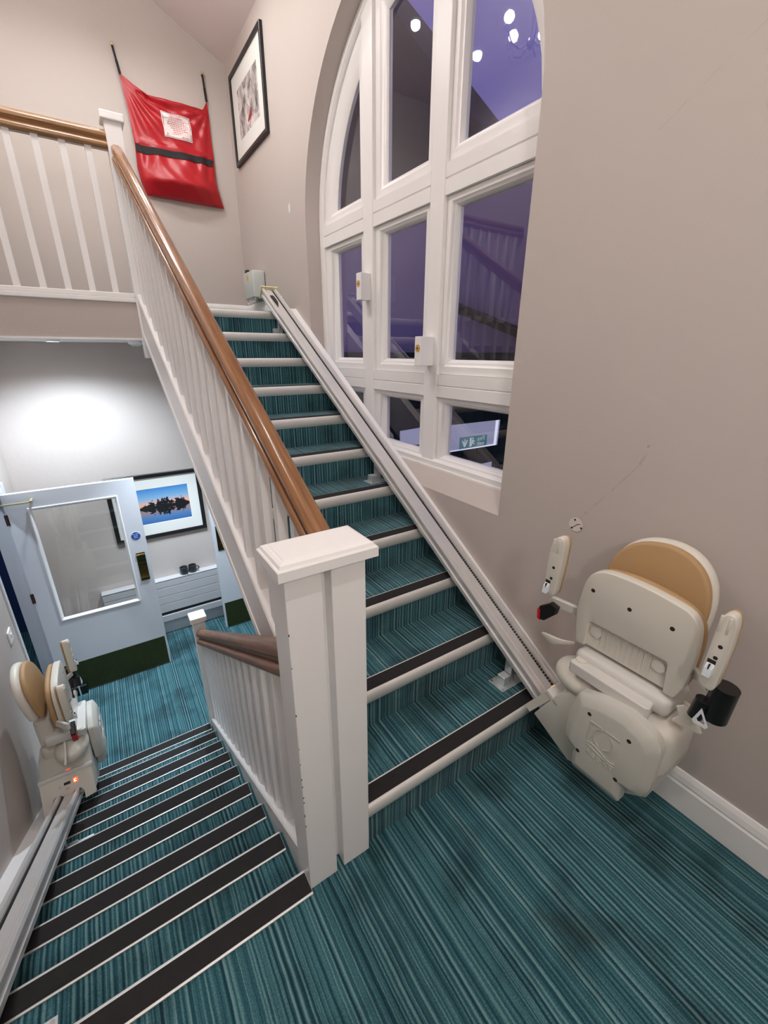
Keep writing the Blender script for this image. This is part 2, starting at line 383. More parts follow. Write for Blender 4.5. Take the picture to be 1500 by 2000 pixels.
# half landing
bm = B(); box(bm, (XL, YF, -0.22), (0.30, YL, 0.0)); box(bm, (0.30, YF, -0.22), (XW, 0.02, 0.0)); obj('floor_landing', bm, 'carpet', kind='structure')
bm = B(); box(bm, (-2.6, 2.0, ZH - 0.2), (1.9, 5.2, ZH)); box(bm, (0.36, -0.1, ZH - 0.2), (1.9, 2.0, ZH)); obj('floor_hall', bm, 'carpet', kind='structure')
bm = B(); box(bm, (-2.6, YU + 0.045, ZU - 0.02), (XW, YB, ZU)); obj('floor_upper_landing', bm, 'carpet', kind='structure')
bm = B(); box(bm, (-2.6, YU + 0.045, 1.745), (XW, YB, ZU - 0.021)); obj('ceiling_hall', bm, 'soffit', kind='structure')
bm = B(); box(bm, (-2.6, YU + 0.003, 1.757), (0.375, YU + 0.044, ZU + 0.012)); obj('trim_fascia', bm, 'wall', kind='structure')
bm = B(); box(bm, (-2.6, YU - 0.004, 1.745), (0.375, YU + 0.044, 1.757)); obj('trim_fascia_bead', bm, 'white', kind='structure')
# window wall with the arched opening
AC, AZ, AR = 1.58, 2.56, 1.09          # wall arch
FC, FR = 1.555, 1.085                  # arch at the frame
def arch(c, r, z0, n=40, zc=AZ):
    pts = [(c - r, z0), (c - r, zc)] + [(c - r * math.cos(math.pi * i / n), zc + r * math.sin(math.pi * i / n)) for i in range(1, n)] + [(c + r, zc), (c + r, z0)]
    return pts
w_open = arch(AC, AR, 0.883); f_open = arch(FC, FR, 1.0)
def wall_sheet(bm, x, opening, y0, y1, z0, z1):
    V = lambda y, z: bm.verts.new((x, y, z))
    q = lambda *p: bm.faces.new([V(*t) for t in p])
    lo, hi = opening[0], opening[-1]
    q((y0, z0), (lo[0], z0), (lo[0], opening[1][1]), (y0, opening[1][1]))
    q((hi[0], z0), (y1, z0), (y1, opening[1][1]), (hi[0], opening[1][1]))
    q((lo[0], z0), (hi[0], z0), (hi[0], hi[1]), (lo[0], lo[1]))
    q((y0, opening[1][1]), (lo[0], opening[1][1]), (lo[0], z1), (y0, z1)); q((hi[0], opening[1][1]), (y1, opening[1][1]), (y1, z1), (hi[0], z1))
    a = opening[1:-1]
    for p, r in zip(a, a[1:]): q((p[0], p[1]), (r[0], r[1]), (r[0], z1), (p[0], z1))
bm = B()
wall_sheet(bm, XW, w_open, YF, YB + 0.2, ZH - 0.2, 5.0); wall_sheet(bm, 1.88, f_open, YF, YB + 0.2, ZH - 0.2, 5.0)
ringx(bm, [[(XW, y, z) for y, z in w_open], [(1.72, y, z) for y, z in f_open], [(1.88, y, z) for y, z in f_open]])
bmesh.ops.remove_doubles(bm, verts=bm.verts[:], dist=1e-5)
obj('wall_right', bm, 'wall_marked', kind='structure', smooth=math.radians(30))
# left wall with the doorway in it
bm = B(); box(bm, (XL - 0.11, YF, ZH - 0.2), (XL, 2.70, 5.0)); box(bm, (XL - 0.11, 2.70, 0.62), (XL, 3.55, 1.745)); box(bm, (XL - 0.11, 3.55, ZH - 0.2), (XL, YB, 1.745)); box(bm, (XL - 0.11, 2.70, 1.75), (XL, YB + .1, 5.0))
obj('wall_left', bm, 'wall', kind='structure')
bm = B(); box(bm, (-2.6, YB, 1.74), (XW + 0.2, YB + 0.15, 5.0)); obj('wall_back_upper', bm, 'wall', kind='structure')
bm = B(); box(bm, (XL, YBL, ZH - 0.2), (XW, YBL + 0.12, 1.745)); obj('wall_back_hall', bm, 'wall', kind='structure')
bm = B(); box(bm, (XL - 0.2, YF - 0.15, -0.3), (XW + 0.3, YF, 5.0)); obj('wall_front', bm, 'wall', kind='structure')
bm = B(); box(bm, (0.39, -0.12, ZH), (XW, -0.02, -0.22)); obj('wall_under_landing', bm, 'wall', kind='structure')
bm = B(); box(bm, (-2.7, 5.0, ZH - .2), (XL - 0.10, 5.1, 1.745)); box(bm, (-2.7, 1.9, ZH - .2), (-2.6, 5.0, 1.745)); box(bm, (-2.6, 1.9, ZH - .2), (XL - 0.11, 2.0, 1.745)); box(bm, (XL - 0.11, YBL + .12, ZH - .2), (XL + .02, 5.0, 1.745)); obj('wall_navy', bm, 'navy', kind='structure')
bm = B(); box(bm, (-2.7, 1.9, 1.745), (XL - 0.11, 5.1, 1.85)); obj('ceiling_side_room', bm, 'soffit', kind='structure')
bm = B(); box(bm, (XW + .01, -0.2, ZH - .2), (XW + .25, YBL + .2, -0.1)); obj('wall_right_hall', bm, 'wall', kind='structure')
# ceiling: flat with a sloping side against the window wall
bm = B(); prism(bm, [(-2.7, ZC), (0.99, ZC), (XW + 0.02, ZS), (XW + 0.02, 5.05), (-2.7, 5.05)], 'y', YF - 0.1, YB + 0.12); obj('ceiling', bm, 'ceiling', kind='structure')
# baseboards
SK = [(0, 0), (0.020, 0), (0.020, 0.112), (0.015, 0.120), (0.017, 0.128), (0.013, 0.150), (0.006, 0.168), (0, 0.170)]
bm = B(); sweep(bm, SK, (XW, YF, 0), (XW, 0.02, 0), across=(-1, 0, 0)); obj('baseboard_right', bm, 'white', kind='structure')
bm = B(); sweep(bm, SK, (0.5, YB, ZU), (XW, YB, ZU), across=(0, -1, 0)); obj('baseboard_back_upper', bm, 'white', kind='structure')
bm = B(); sweep(bm, SK, (XW, YU + 0.36, ZU), (XW, YB - 0.03, ZU), across=(-1, 0, 0)); obj('baseboard_right_upper', bm, 'white', kind='structure')
bm = B(); box(bm, (-0.5, YBL - 0.035, ZH), (XW, YBL, ZH + 0.21)); obj('baseboard_back_hall', bm, 'doorwhite', kind='structure')
bm = B(); sweep(bm, SK, (XL, YF, 0), (XL, -0.02, 0)); obj('baseboard_left', bm, 'white', kind='structure')
# wall strings beside both flights
def string_poly(f, y0, y1, lo, hi): return [(y0, f(y0) + lo), (y1, f(y1) + lo), (y1, f(y1) + hi), (y0, f(y0) + hi)]
bm = B(); prism(bm, string_poly(nosU, 0.0, YU + 0.06, -0.30, 0.004), 'x', 1.545, XW); obj('trim_string_right', bm, 'white', kind='structure')
bm = B(); prism(bm, string_poly(nosL, -0.02, 2.36, -0.26, 0.022), 'x', XL, XL + 0.065); obj('trim_string_left', bm, 'white', kind='structure')
# door lining / architraves of the doorway in the left wall
bm = B(); box(bm, (XL - 0.11, 3.525, ZH), (XL + 0.012, 3.585, 0.63)); box(bm, (XL, 3.56, ZH), (XL + 0.018, 3.63, 0.66)); obj('trim_1', bm, 'doorwhite', kind='structure')
bm = B(); box(bm, (XL - 0.11, 2.672, ZH), (XL + 0.010, 2.715, 0.60)); obj('trim_2', bm, 'doorwhite', kind='structure')
bm = B(); box(bm, (XL - 0.11, 2.715, 0.60), (XL + 0.01, 3.525, 0.63)); obj('trim_3', bm, 'doorwhite', kind='structure')

# ================================================================== ARCHED WINDOW
win = thing('window_1', (1.72, FC, 1.0), kind='structure', label='tall arched white window of nine panes above the stair')
GX = 1.782
IR = 1.045                                # inner edge of the outer frame
bm = B()
o0 = arch(FC, FR - 0.001, 0.985); i0 = arch(FC, IR, 1.02)
ringx(bm, [[(1.80, y, z) for y, z in o0], [(1.712, y, z) for y, z in o0], [(1.712, y, z) for y, z in i0], [(1.725, y, z) for y, z in arch(FC, IR - 0.012, 1.03)], [(1.80, y, z) for y, z in arch(FC, IR - 0.012, 1.03)]])
obj('frame', bm, 'white', win, smooth=math.radians(40))
YM = ((1.865, 1.987), (1.156, 1.275)); ZT = ((1.416, 1.543), (2.432, 2.572))
for (a, b) in YM:
    top = AZ + math.sqrt(IR ** 2 - (abs((a + b) / 2 - FC) - .06) ** 2)
    bm = B(); box(bm, (1.718, a, 1.0), (1.80, b, top), 0.006); obj('mullion', bm, 'white', win)
cols = [(FC - IR, 1.156), (1.275, 1.865), (1.987, FC + IR)]
for (a, b), gz in zip(ZT, (1.48, 2.505)):
    for (c, d) in cols:
        bm = B()
        prism(bm, [(1.80, a), (1.721, a), (1.721, gz - .005), (1.728, gz), (1.721, gz + .005), (1.721, b), (1.80, b)], 'y', c + 0.002, d - 0.002); obj('transom', bm, 'white', win)
GC, GR = 1.54, 0.912
gcols = [(0.615, 1.090), (1.362, 1.768), (2.090, 2.458)]
rows = [((1.02, 1.416), (1.062, 1.366)), ((1.543, 2.432), (1.627, 2.379))]
def sash(outer, glass):
    """moulded casement: flat face, then a step and a slope down to the glass"""
    n = len(outer); c = Vector((sum(p[0] for p in glass) / n, sum(p[1] for p in glass) / n))
    mid = [(g[0] * .55 + o[0] * .45, g[1] * .55 + o[1] * .45) for o, g in zip(outer, glass)]
    mid2 = [(g[0] * .72 + o[0] * .28, g[1] * .72 + o[1] * .28) for o, g in zip(outer, glass)]
    o1 = [(o[0] * .93 + g[0] * .07, o[1] * .93 + g[1] * .07) for o, g in zip(outer, glass)]
    bm = B()
    ringx(bm, [[(1.80, y, z) for y, z in outer], [(1.748, y, z) for y, z in outer], [(1.740, y, z) for y, z in o1], [(1.740, y, z) for y, z in mid], [(1.752, y, z) for y, z in mid2], [(1.754, y, z) for y, z in [(g[0] * .8 + o[0] * .2, g[1] * .8 + o[1] * .2) for o, g in zip(outer, glass)]], [(GX - .006, y, z) for y, z in glass], [(1.80, y, z) for y, z in glass]])
    s = obj('sash', bm, 'white', win, smooth=math.radians(35))
    bm = B(); v = [bm.verts.new((GX, y, z)) for y, z in glass]; bm.faces.new(v); obj('pane', bm, 'glass', s)
for (zo, zg) in rows:
    for (c, g) in zip(cols, gcols):
        sash([(c[0], zo[0]), (c[1], zo[0]), (c[1], zo[1]), (c[0], zo[1])], [(g[0], zg[0]), (g[1], zg[0]), (g[1], zg[1]), (g[0], zg[1])])
def arc_cell(y0, y1, zb, c, r, n=16):
    """closed outline: straight bottom and sides under an arc"""
    ys = [y1 + (y0 - y1) * i / n for i in range(n + 1)]
    def za(y):
        d = r * r - (y - c) ** 2
        return AZ + 0.012 + math.sqrt(d) if d > 0 else AZ + 0.012
    pts = [(y0, zb), (y1, zb)] + [(y, max(za(y), zb + 0.004)) for y in ys]
    return pts
for (c, g) in zip(cols, gcols):
    n = 20; o = []; gg = []
    if c[0] < 1.0:   # right-hand column: arc meets the bottom at the outer side
        o = arc_cell(c[0] + 0.003, c[1], 2.572, FC, IR - 0.004, n); gg = arc_cell(GC - GR + 0.005, g[1], 2.655, GC, GR, n)
    elif c[1] > 2.2:
        o = arc_cell(c[0], c[1] - 0.003, 2.572, FC, IR - 0.004, n); gg = arc_cell(g[0], GC + GR - 0.005, 2.655, GC, GR, n)
    else:
        o = arc_cell(c[0], c[1], 2.572, FC, IR - 0.004, n); gg = arc_cell(g[0], g[1], 2.655, GC, GR, n)
    sash(o, gg)
# painted rebated sill strip along the splay
bm = B(); prism(bm, [(1.722, 0.992), (1.704, 0.990), (1.700, 0.972), (1.722, 0.965)], 'y', 0.56, FC + FR - .03); obj('sill', bm, 'white', win)
# two blocks screwed to the mullions
def block(y0, y1, z0, z1, x0, lab):
    t = thing('wooden_block', (1.718, (y0 + y1) / 2, z0), label=lab, cat='block', group='white blocks screwed to the window mullions')
    bm = B(); box(bm, (x0, y0, z0), (1.7175, y1, z1), 0.004); obj('body', bm, 'white', t)
    bm = B(); cyl(bm, (x0 - 0.002, (y0 + y1) / 2 - 0.0, z0 + (z1 - z0) * .60), (x0 + 0.001, (y0 + y1) / 2, z0 + (z1 - z0) * .60), 0.021, n=20); p = obj('plug', bm, 'plug', t, label='round bare wood plug')
    bm = B(); cyl(bm, (x0 - 0.0035, (y0 + y1) / 2, z0 + (z1 - z0) * .60), (x0 - 0.001, (y0 + y1) / 2, z0 + (z1 - z0) * .60), 0.005, n=10); obj('screw', bm, 'bronze', p)
block(1.893, 1.957, 2.003, 2.170, 1.640, 'upper of two white wooden blocks, fixed to the left window mullion')
block(1.190, 1.252, 1.592, 1.753, 1.622, 'lower of two white wooden blocks, fixed to the right window mullion')

# ================================================================== STAIRS
up = thing('staircase', (1.03, 0, 0), label='upper flight with teal striped carpet and thick pale aluminium nosings climbing beside the window', cat='staircase')
XS0, XS1 = 0.47, 1.545
NOSE = [(0.070, 0.001), (0.070, 0.0045), (0.004, 0.0045), (-0.004, 0.003), (-0.010, -0.004), (-0.0135, -0.016), (-0.0125, -0.032), (-0.008, -0.046), (-0.002, -0.055), (0.001, -0.055), (0.001, -0.0)]
for k in range(10):
    y, z = k * GU, k * RU
    bm = B(); yb, zb = y + GU, z + RU
    prism(bm, [(y, z), (y, zb), (yb, zb), (yb, zb - 0.02), (yb, max(zb - 0.26, 0.001) if k == 0 else zb - 0.26), (y, max(z - 0.24, 0.0))], 'x', XS0, XS1)
    obj('step', bm, 'carpet', up)
bm = B(); box(bm, (XS0, YU, ZU - RU), (XS1, YU + 0.03, ZU - 0.0005)); obj('step', bm, 'carpet', up)
for k in range(11):
    y, z = k * GU, (k + 1) * RU
    bm = B(); sweep(bm, NOSE, (XS0 + 0.012, y, z), (XS1 - 0.004, y, z), across=(0, 1, 0)); nz = obj('nosing', bm, 'alu', up, smooth=math.radians(50))
    bm = B(); box(bm, (XS0 + 0.013, y + 0.004, z + 0.0042), (XS1 - 0.005, y + 0.064, z + 0.0062)); obj('insert', bm, 'insert', nz, label='black non-slip insert')
low = thing('staircase', (-0.25, YL, ZH), label='lower flight descending on the left, teal carpet with wide black nosing strips', cat='staircase')
XS2, XS3 = XL + 0.065, 0.30
NOSE2 = [(-0.074, 0.001), (-0.074, 0.0055), (0.004, 0.0055), (0.009, 0.000), (0.010, -0.020), (0.007, -0.034), (0.0005, -0.036), (0.0005, 0.0)]
for k in range(9):
    y, z = YL + k * GL, -k * RL
    if k < 8:
        bm = B(); prism(bm, [(y, z - 0.001 if k == 0 else z), (y, z - RL), (y + GL, z - RL), (y + GL, z - RL - 0.24), (y, z - 0.24)] if True else [], 'x', XS2, XS3)
        obj('step', bm, 'carpet', low)
    bm = B(); sweep(bm, NOSE2, (XS2 + 0.004, y, z), (XS3 - 0.012, y, z), across=(0, 1, 0)); nz = obj('nosing', bm, 'alu', low, smooth=math.radians(50))
    bm = B(); box(bm, (XS2 + 0.005, y - 0.067, z + 0.0054), (XS3 - 0.013, y - 0.003, z + 0.0072)); obj('insert', bm, 'insert', nz, label='black non-slip insert')
y8 = YL + 8 * GL
bm = B(); box(bm, (XS2, y8 - 0.02, ZH), (XS3, y8, -8 * RL - 0.001)); obj('step', bm, 'carpet', low)

# ------------------------------------------------------------------ newels
nw = thing('newel_post', (0.40, 0.03, 0), label='large white double newel post with flat moulded cap at the half landing', cat='newel post')
bm = B(); box(bm, (0.2885, -0.023, -0.20), (0.3865, 0.086, 1.168), 0.003); obj('post', bm, 'white', nw)
bm = B(); box(bm, (0.4125, -0.023, 0.0), (0.5135, 0.086, 1.168), 0.003); obj('post', bm, 'white', nw)
bm = B(); box(bm, (0.386, 0.022, 0.0), (0.413, 0.086, 1.168)); obj('filler', bm, 'white', nw, label='recessed strip between the two posts')
rngc = random.Random(8)
for z in (.30, .345, .352, .405, .425, .47, .50, .56, .62, .74, .90, 1.0):   # knocked paint along the stair-side arris
    w = rngc.uniform(.002, .0045); h = rngc.uniform(.002, .006); bm = B(); box(bm, (.2882, -.0234, z), (.2882 + w, -.0226, z + h)); obj('paint_chip', bm, 'darkhole', nw)
bm = B(); ins = lambda d: [(0.268 + d, -0.046 + d), (0.540 - d, -0.046 + d), (0.540 - d, 0.112 - d), (0.268 + d, 0.112 - d)]
lv = [(0.0, 1.166), (0.0, 1.192), (0.003, 1.195), (0.006, 1.196), (0.010, 1.2035), (0.018, 1.2075), (0.022, 1.2075), (0.026, 1.2105)]
vs = ringx(bm, [[(x, y, z) for x, y in ins(d)] for d, z in lv]); bm.faces.new(vs[0][::-1]); bm.faces.new(vs[-1]); obj('cap', bm, 'white', nw)
def small_newel(name, x, y, z0, z1, s, lab, cs=0.02):
    t = thing(name, (x, y, z0), label=lab, cat='newel post')
    bm = B(); box(bm, (x - s / 2, y - s / 2, z0), (x + s / 2, y + s / 2, z1), 0.003); obj('post', bm, 'white', t)
    bm = B(); h = s / 2 + cs; box(bm, (x - h, y - h, z1), (x + h, y + h, z1 + 0.045), 0.007, 3); obj('cap', bm, 'white', t)
    return t
small_newel('newel_post', 0.335, 2.235, ZH, -0.275, 0.085, 'short white newel post with square cap at the foot of the lower flight', 0.016)
small_newel('newel_post', 0.419, 2.936, 1.62, 3.03, 0.098, 'white newel post with square cap at the head of the stairs below the red pouch', 0.018)

# ------------------------------------------------------------------ handrails, balusters
HR = [(-.028, 0), (-.036, .006), (-.039, .018), (-.037, .030), (-.030, .036), (-.016, .039), (-.015, .050), (-.024, .054), (-.032, .064), (-.033, .078), (-.027, .092), (-.012, .102),
      (.012, .102), (.027, .092), (.033, .078), (.032, .064), (.024, .054), (.015, .050), (.016, .039), (.030, .036), (.037, .030), (.039, .018), (.036, .006), (.028, 0)]
SKW = -0.0166
def xu(y): return 0.4645 + SKW * y
bu = thing('balustrade', (0.44, 0.1, 0.2), label='upper stair balustrade, white square balusters under a varnished brown handrail', cat='balustrade')
yA, yB_ = 0.086, 2.887
bm = B(); sweep(bm, HR, (xu(yA), yA, nosU(yA) + 0.838), (xu(yB_), yB_, nosU(yB_) + 0.838)); obj('handrail', bm, 'wood_up', bu, smooth=math.radians(60), label='varnished brown handrail')
CAP = [(-.036, 0), (-.036, .012), (-.030, .020), (.030, .020), (.036, .012), (.036, 0)]
bm = B(); sweep(bm, CAP, (xu(yA), yA, nosU(yA) + 0.058), (xu(yB_), yB_, nosU(yB_) + 0.058)); obj('base_rail', bm, 'white', bu)
bm = B(); sweep(bm, [(-.034, -.19), (-.018, -.19), (.022, -.19), (.022, .05), (.0, .058), (-.034, .058)], (xu(yA), yA, nosU(yA)), (xu(yB_), yB_, nosU(yB_))); obj('string', bm, 'white', bu)
bm = B(); sweep(bm, [(-.042, -.205), (-.020, -.205), (-.020, -.178), (-.038, -.178)], (xu(yA), yA, nosU(yA)), (xu(yB_), yB_, nosU(yB_))); obj('string_bead', bm, 'white', bu)
for i in range(19):
    y = 0.165 + i * GU / 2
    if y > 2.86: break
    bm = B(); s = 0.0175; x = xu(y)
    a, b = nosU(y) + 0.074, nosU(y) + 0.842
    v = [bm.verts.new((x + sx * s, y + sy * s, (a if k == 0 else b) + sy * s * RU / GU)) for k in (0, 1) for sx, sy in ((-1, -1), (1, -1), (1, 1), (-1, 1))]
    for f in ((0, 3, 2, 1), (4, 5, 6, 7), (0, 1, 5, 4), (1, 2, 6, 5), (2, 3, 7, 6), (3, 0, 4, 7)): bm.faces.new([v[j] for j in f])
    obj('baluster', bm, 'white', bu)
bl = thing('balustrade', (0.335, 0.1, -0.1), label='lower stair balustrade, white balusters under a dark brown handrail down to the hall', cat='balustrade')
yA, yB_ = 0.086, 2.194; xl = 0.335
HO = 0.808
bm = B(); sweep(bm, [(u, v * 1.22) for u, v in HR], (xl, yA, nosL(yA) + HO), (xl, yB_, nosL(yB_) + HO)); obj('handrail', bm, 'wood_low', bl, smooth=math.radians(60), label='dark brown handrail')
bm = B(); sweep(bm, CAP, (xl, yA, nosL(yA) + 0.042), (xl, yB_, nosL(yB_) + 0.042)); obj('base_rail', bm, 'white', bl)
bm = B(); sweep(bm, [(-.034, -.21), (.034, -.21), (.034, .042), (-.034, .042)], (xl, yA, nosL(yA)), (xl, yB_, nosL(yB_))); obj('string', bm, 'white', bl)
for i in range(15):
    y = 0.165 + i * GL / 2
    bm = B(); s = 0.0175; x = xl
    a, b = nosL(y) + 0.058, nosL(y) + HO + 0.004
    v = [bm.verts.new((x + sx * s, y + sy * s, (a if k == 0 else b) - sy * s * RL / GL)) for k in (0, 1) for sx, sy in ((-1, -1), (1, -1), (1, 1), (-1, 1))]
    for f in ((0, 3, 2, 1), (4, 5, 6, 7), (0, 1, 5, 4), (1, 2, 6, 5), (2, 3, 7, 6), (3, 0, 4, 7)): bm.faces.new([v[j] for j in f])
    obj('baluster', bm, 'white', bl)
bb = thing('balustrade', (-0.6, 2.93, ZU), label='landing balustrade, white balusters and tan handrail along the upper floor edge', cat='balustrade')
bm = B(); sweep(bm, HR, (-2.6, 2.93, 2.884), (0.371, 2.93, 2.884), across=(0, 1, 0)); obj('handrail', bm, 'wood_x', bb, smooth=math.radians(60), label='tan varnished handrail')
bm = B(); box(bm, (-2.6, 2.893, ZU + 0.012), (0.371, 2.967, ZU + 0.040), 0.004); box(bm, (-2.6, 2.903, ZU + 0.041), (0.371, 2.957, ZU + 0.072), 0.006); obj('base_rail', bm, 'white', bb)
for i in range(12):
    x = 0.259 - i * 0.1352
    bm = B(); box(bm, (x - .018, 2.912, ZU + 0.07), (x + .018, 2.948, 2.890)); obj('baluster', bm, 'white', bb)

# ================================================================== STAIRLIFT RAILS
RP = [(0, 0.0), (.004, -.002), (.012, -.002), (.016, .006), (.016, .030), (.010, .034), (.010, .046), (.016, .050), (.016, .060)]
# cross-section: x across (0 = stair side), v up, 0.12 wide 0.075 high, with the rib, groove and rack channel of the extrusion
RAIL = [(0.006, 0.0), (0.0, 0.006), (0.0, 0.026), (0.010, 0.030), (0.010, 0.046), (0.001, 0.052), (0.0, 0.068), (0.006, 0.077), (0.016, 0.077), (0.022, 0.070), (0.027, 0.063),
        (0.034, 0.063), (0.036, 0.066), (0.068, 0.066), (0.070, 0.063), (0.076, 0.063), (0.078, 0.052), (0.090, 0.052), (0.092, 0.066), (0.098, 0.077), (0.112, 0.077), (0.120, 0.068), (0.120, 0.0)]
def make_rail(name, x0, dirx, f, ya, yb, skew, lab, yl, brackets, grp):
    sl = (f(1) - f(0)); cs = 1 / math.sqrt(1 + sl * sl)
    up = Vector((0, -sl * cs, cs)); t = thing(name, (x0, yl, f(yl)), label=lab, cat='stairlift rail', group=grp)
    P = lambda y, off=0.05: Vector((x0 + skew * y, y, f(y) + off))
    bm = B(); sweep(bm, [(u * dirx * (1.09 if dirx > 0 else 1.0), v) for u, v in RAIL], P(ya), P(yb), up=up); obj('rail_body', bm, 'railalu', t, smooth=math.radians(25))
    d = (P(yb) - P(ya)); Lr = d.length; d.normalize(); n = int(Lr / 0.014)
    bm = B()
    for i in range(n):
        c = P(ya) + d * (i * 0.014 + 0.006) + Vector((dirx * 0.084 * (1.09 if dirx > 0 else 1.0), 0, 0)) + up * 0.056
        q = [c + d * (sd * 0.0042) + Vector((sx * 0.0052, 0, 0)) + up * su for su in (-.0035, .0055) for sd, sx in ((-1, -1), (1, -1), (1, 1), (-1, 1))]
        v = [bm.verts.new(p) for p in q]
        for fc in ((0, 3, 2, 1), (4, 5, 6, 7), (0, 1, 5, 4), (1, 2, 6, 5), (2, 3, 7, 6), (3, 0, 4, 7)): bm.faces.new([v[j] for j in fc])
    rk = obj('rack', bm, 'rack', t, label='black toothed drive rack', kind='stuff')
    for (yb2, zt, out) in brackets:       # folded steel foot plates standing on the treads
        br = B(); xx = x0 + skew * yb2
        box(br, (min(xx - dirx * out, xx + dirx * 0.10), yb2 - 0.045, zt), (max(xx - dirx * out, xx + dirx * 0.10), yb2 + 0.045, zt + 0.004))
        bxx = sorted((xx - dirx * 0.012, xx + dirx * 0.030)); box(br, (bxx[0], yb2 - 0.022, zt + 0.004), (bxx[1], yb2 + 0.022, zt + 0.046), 0.003)
        bxx = sorted((xx + dirx * 0.034, xx + dirx * 0.060)); box(br, (bxx[0], yb2 - 0.02, zt + 0.004), (bxx[1], yb2 + 0.02, max(zt + .03, f(yb2) + 0.052)))
        b_ = obj('foot_bracket', br, 'steel', t)
        for dy in (-.035, .035): obj('screw', cyl(B(), (xx - dirx * (out - .012), yb2 + dy, zt + .003), (xx - dirx * (out - .012), yb2 + dy, zt + .0075), 0.006, n=8), 'chrome', b_)
    return t, P, up, d
rt, PR, upR, dR = make_rail('stairlift_rail', 1.372, 1, nosU, -0.19, 3.02, -0.0155, 'silver stairlift rail running up the window side of the upper flight', 1.4,
    [(0.155, RU, 0.045), (1.31, 5 * RU, 0.028), (2.76, 10 * RU, 0.02)], 'stairlift rails')
# yellowed end cap and the label by it
bm = B(); c = PR(3.02)
vs = []
for s in (0.0, 0.012):
    vs.append([bm.verts.new(c + dR * s + Vector((u, 0, 0)) + upR * v) for u, v in ((-.008, -.012), (.138, -.012), (.138, .088), (-.008, .088))])
bm.faces.new(vs[0]); bm.faces.new(vs[1][::-1])
for i in range(4): bm.faces.new((vs[0][i], vs[0][(i + 1) % 4], vs[1][(i + 1) % 4], vs[1][i]))
obj('end_cap', bm, 'yellowcream', rt, label='yellowed plastic end cap')
bm = B(); c = PR(2.86)
pts = [(-.075, .030), (-.085, .040), (-.085, .062), (-.05, .066), (.02, .066), (.10, .040), (.10, .036)]
v = [bm.verts.new(c + dR * (-a) + Vector((b_, 0, 0)) + upR * 0.0668) for a, b_ in pts]; w = [bm.verts.new(x.co + upR * 0.002) for x in v]
bm.faces.new(v); bm.faces.new(w[::-1])
for i in range(len(v)): bm.faces.new((v[i], v[(i + 1) % len(v)], w[(i + 1) % len(v)], w[i]))
obj('end_stop', bm, 'rack', rt, label='black tapering end stop')
lt, PLr, upL, dL = make_rail('stairlift_rail', -0.535, -1, nosL, -0.32, 2.36, 0.0, 'grey stairlift rail running down along the left wall', 1.2,
    [(YL + 0.10, -RL, 0.10), (1.245, -5 * RL, 0.075)], 'stairlift rails')

# ================================================================== STAIRLIFT CHAIRS
CX, CY = 1.43, -0.34
ch = thing('stairlift_chair', (CX, CY, 0.0), label='large cream stairlift chair with tan padding folded up at the right wall', cat='stairlift', group='folded stairlift chairs')
def RS(pts, x0, x1):
    k = x1 / x0
    return [(CAMLOC.y + (y - CAMLOC.y) * k, CAMLOC.z + (z - CAMLOC.z) * k) for y, z in pts]
def hole(bm, x, y, z, r=0.007, d=0.003): return cyl(bm, (x - d, y, z), (x + 0.002, y, z), r, n=12)
# carriage on the rail
bm = B(); prism(bm, [(-.082, .240), (-.255, .150), (-.46, .20), (-.535, .26), (-.545, .30), (-.545, .46), (-.215, .46), (-.165, .405)], 'x', 1.292, 1.55, 0.006); car = obj('carriage', bm, 'greycream', ch, smooth=math.radians(35))
for (y, z) in ((-.115, .248), (-.165, .215)): obj('screw', hole(B(), 1.292, y, z, 0.004), 'steel', car)
bm = B(); box(bm, (1.288, -.556, .33), (1.53, -.215, .545), 0.045, 4); obj('motor_cover', bm, 'cream', ch, smooth=math.radians(50))
bm = B(); ellipsoid(bm, (1.375, -0.225, 0.490), (0.092, 0.120, 0.064)); obj('swivel_dome', bm, 'cream', ch, smooth=math.radians(60))
# uphill end cap of the carriage with display and buttons: lies across the rail
sl = RU / GU; cs = 1 / math.sqrt(1 + sl * sl); al = Vector((0, cs, sl * cs)); nn = Vector((0, -sl * cs, cs))
capc = Vector((0, -0.022, nosU(-0.022) + 0.05))
def capbox(bm, s0, s1, n0, n1, x0, x1, bev=0.0):
    v = [bm.verts.new(capc + al * s + nn * n + Vector((x, 0, 0))) for s in (s0, s1) for n, x in ((n0, x0), (n1, x0), (n1, x1), (n0, x1))]
    fs = [bm.faces.new([v[j] for j in f]) for f in ((0, 1, 2, 3), (7, 6, 5, 4), (0, 4, 5, 1), (1, 5, 6, 2), (2, 6, 7, 3), (3, 7, 4, 0))]
    bmesh.ops.recalc_face_normals(bm, faces=fs)
    if bev: bmesh.ops.bevel(bm, geom=list({e for f in fs for e in f.edges}), offset=bev, segments=2, profile=.5, affect='EDGES')
# cap plate is an inverted U over the rail
def capU(bm, s0, s1, pts):
    a = [bm.verts.new(capc + al * s0 + nn * n + Vector((x, 0, 0))) for x, n in pts]; b = [bm.verts.new(capc + al * s1 + nn * n + Vector((x, 0, 0))) for x, n in pts]
    bm.faces.new(a); bm.faces.new(b[::-1])
    for i in range(len(pts)): bm.faces.new((a[i], a[(i + 1) % len(pts)], b[(i + 1) % len(pts)], b[i]))
bm = B(); capU(bm, -0.026, 0.006, [(1.296, .030), (1.352, .020), (1.352, .068), (1.364, .090), (1.396, .090), (1.410, .080), (1.456, .080), (1.464, .090), (1.496, .090), (1.508, .072), (1.508, .0), (1.556, .0), (1.556, .200), (1.296, .200)])
cp = obj('end_cap', bm, 'cream', ch)
bm = B(); capbox(bm, -0.060, 0.010, 0.188, 0.212, 1.292, 1.562, 0.006); obj('display_hood', bm, 'slab', cp)
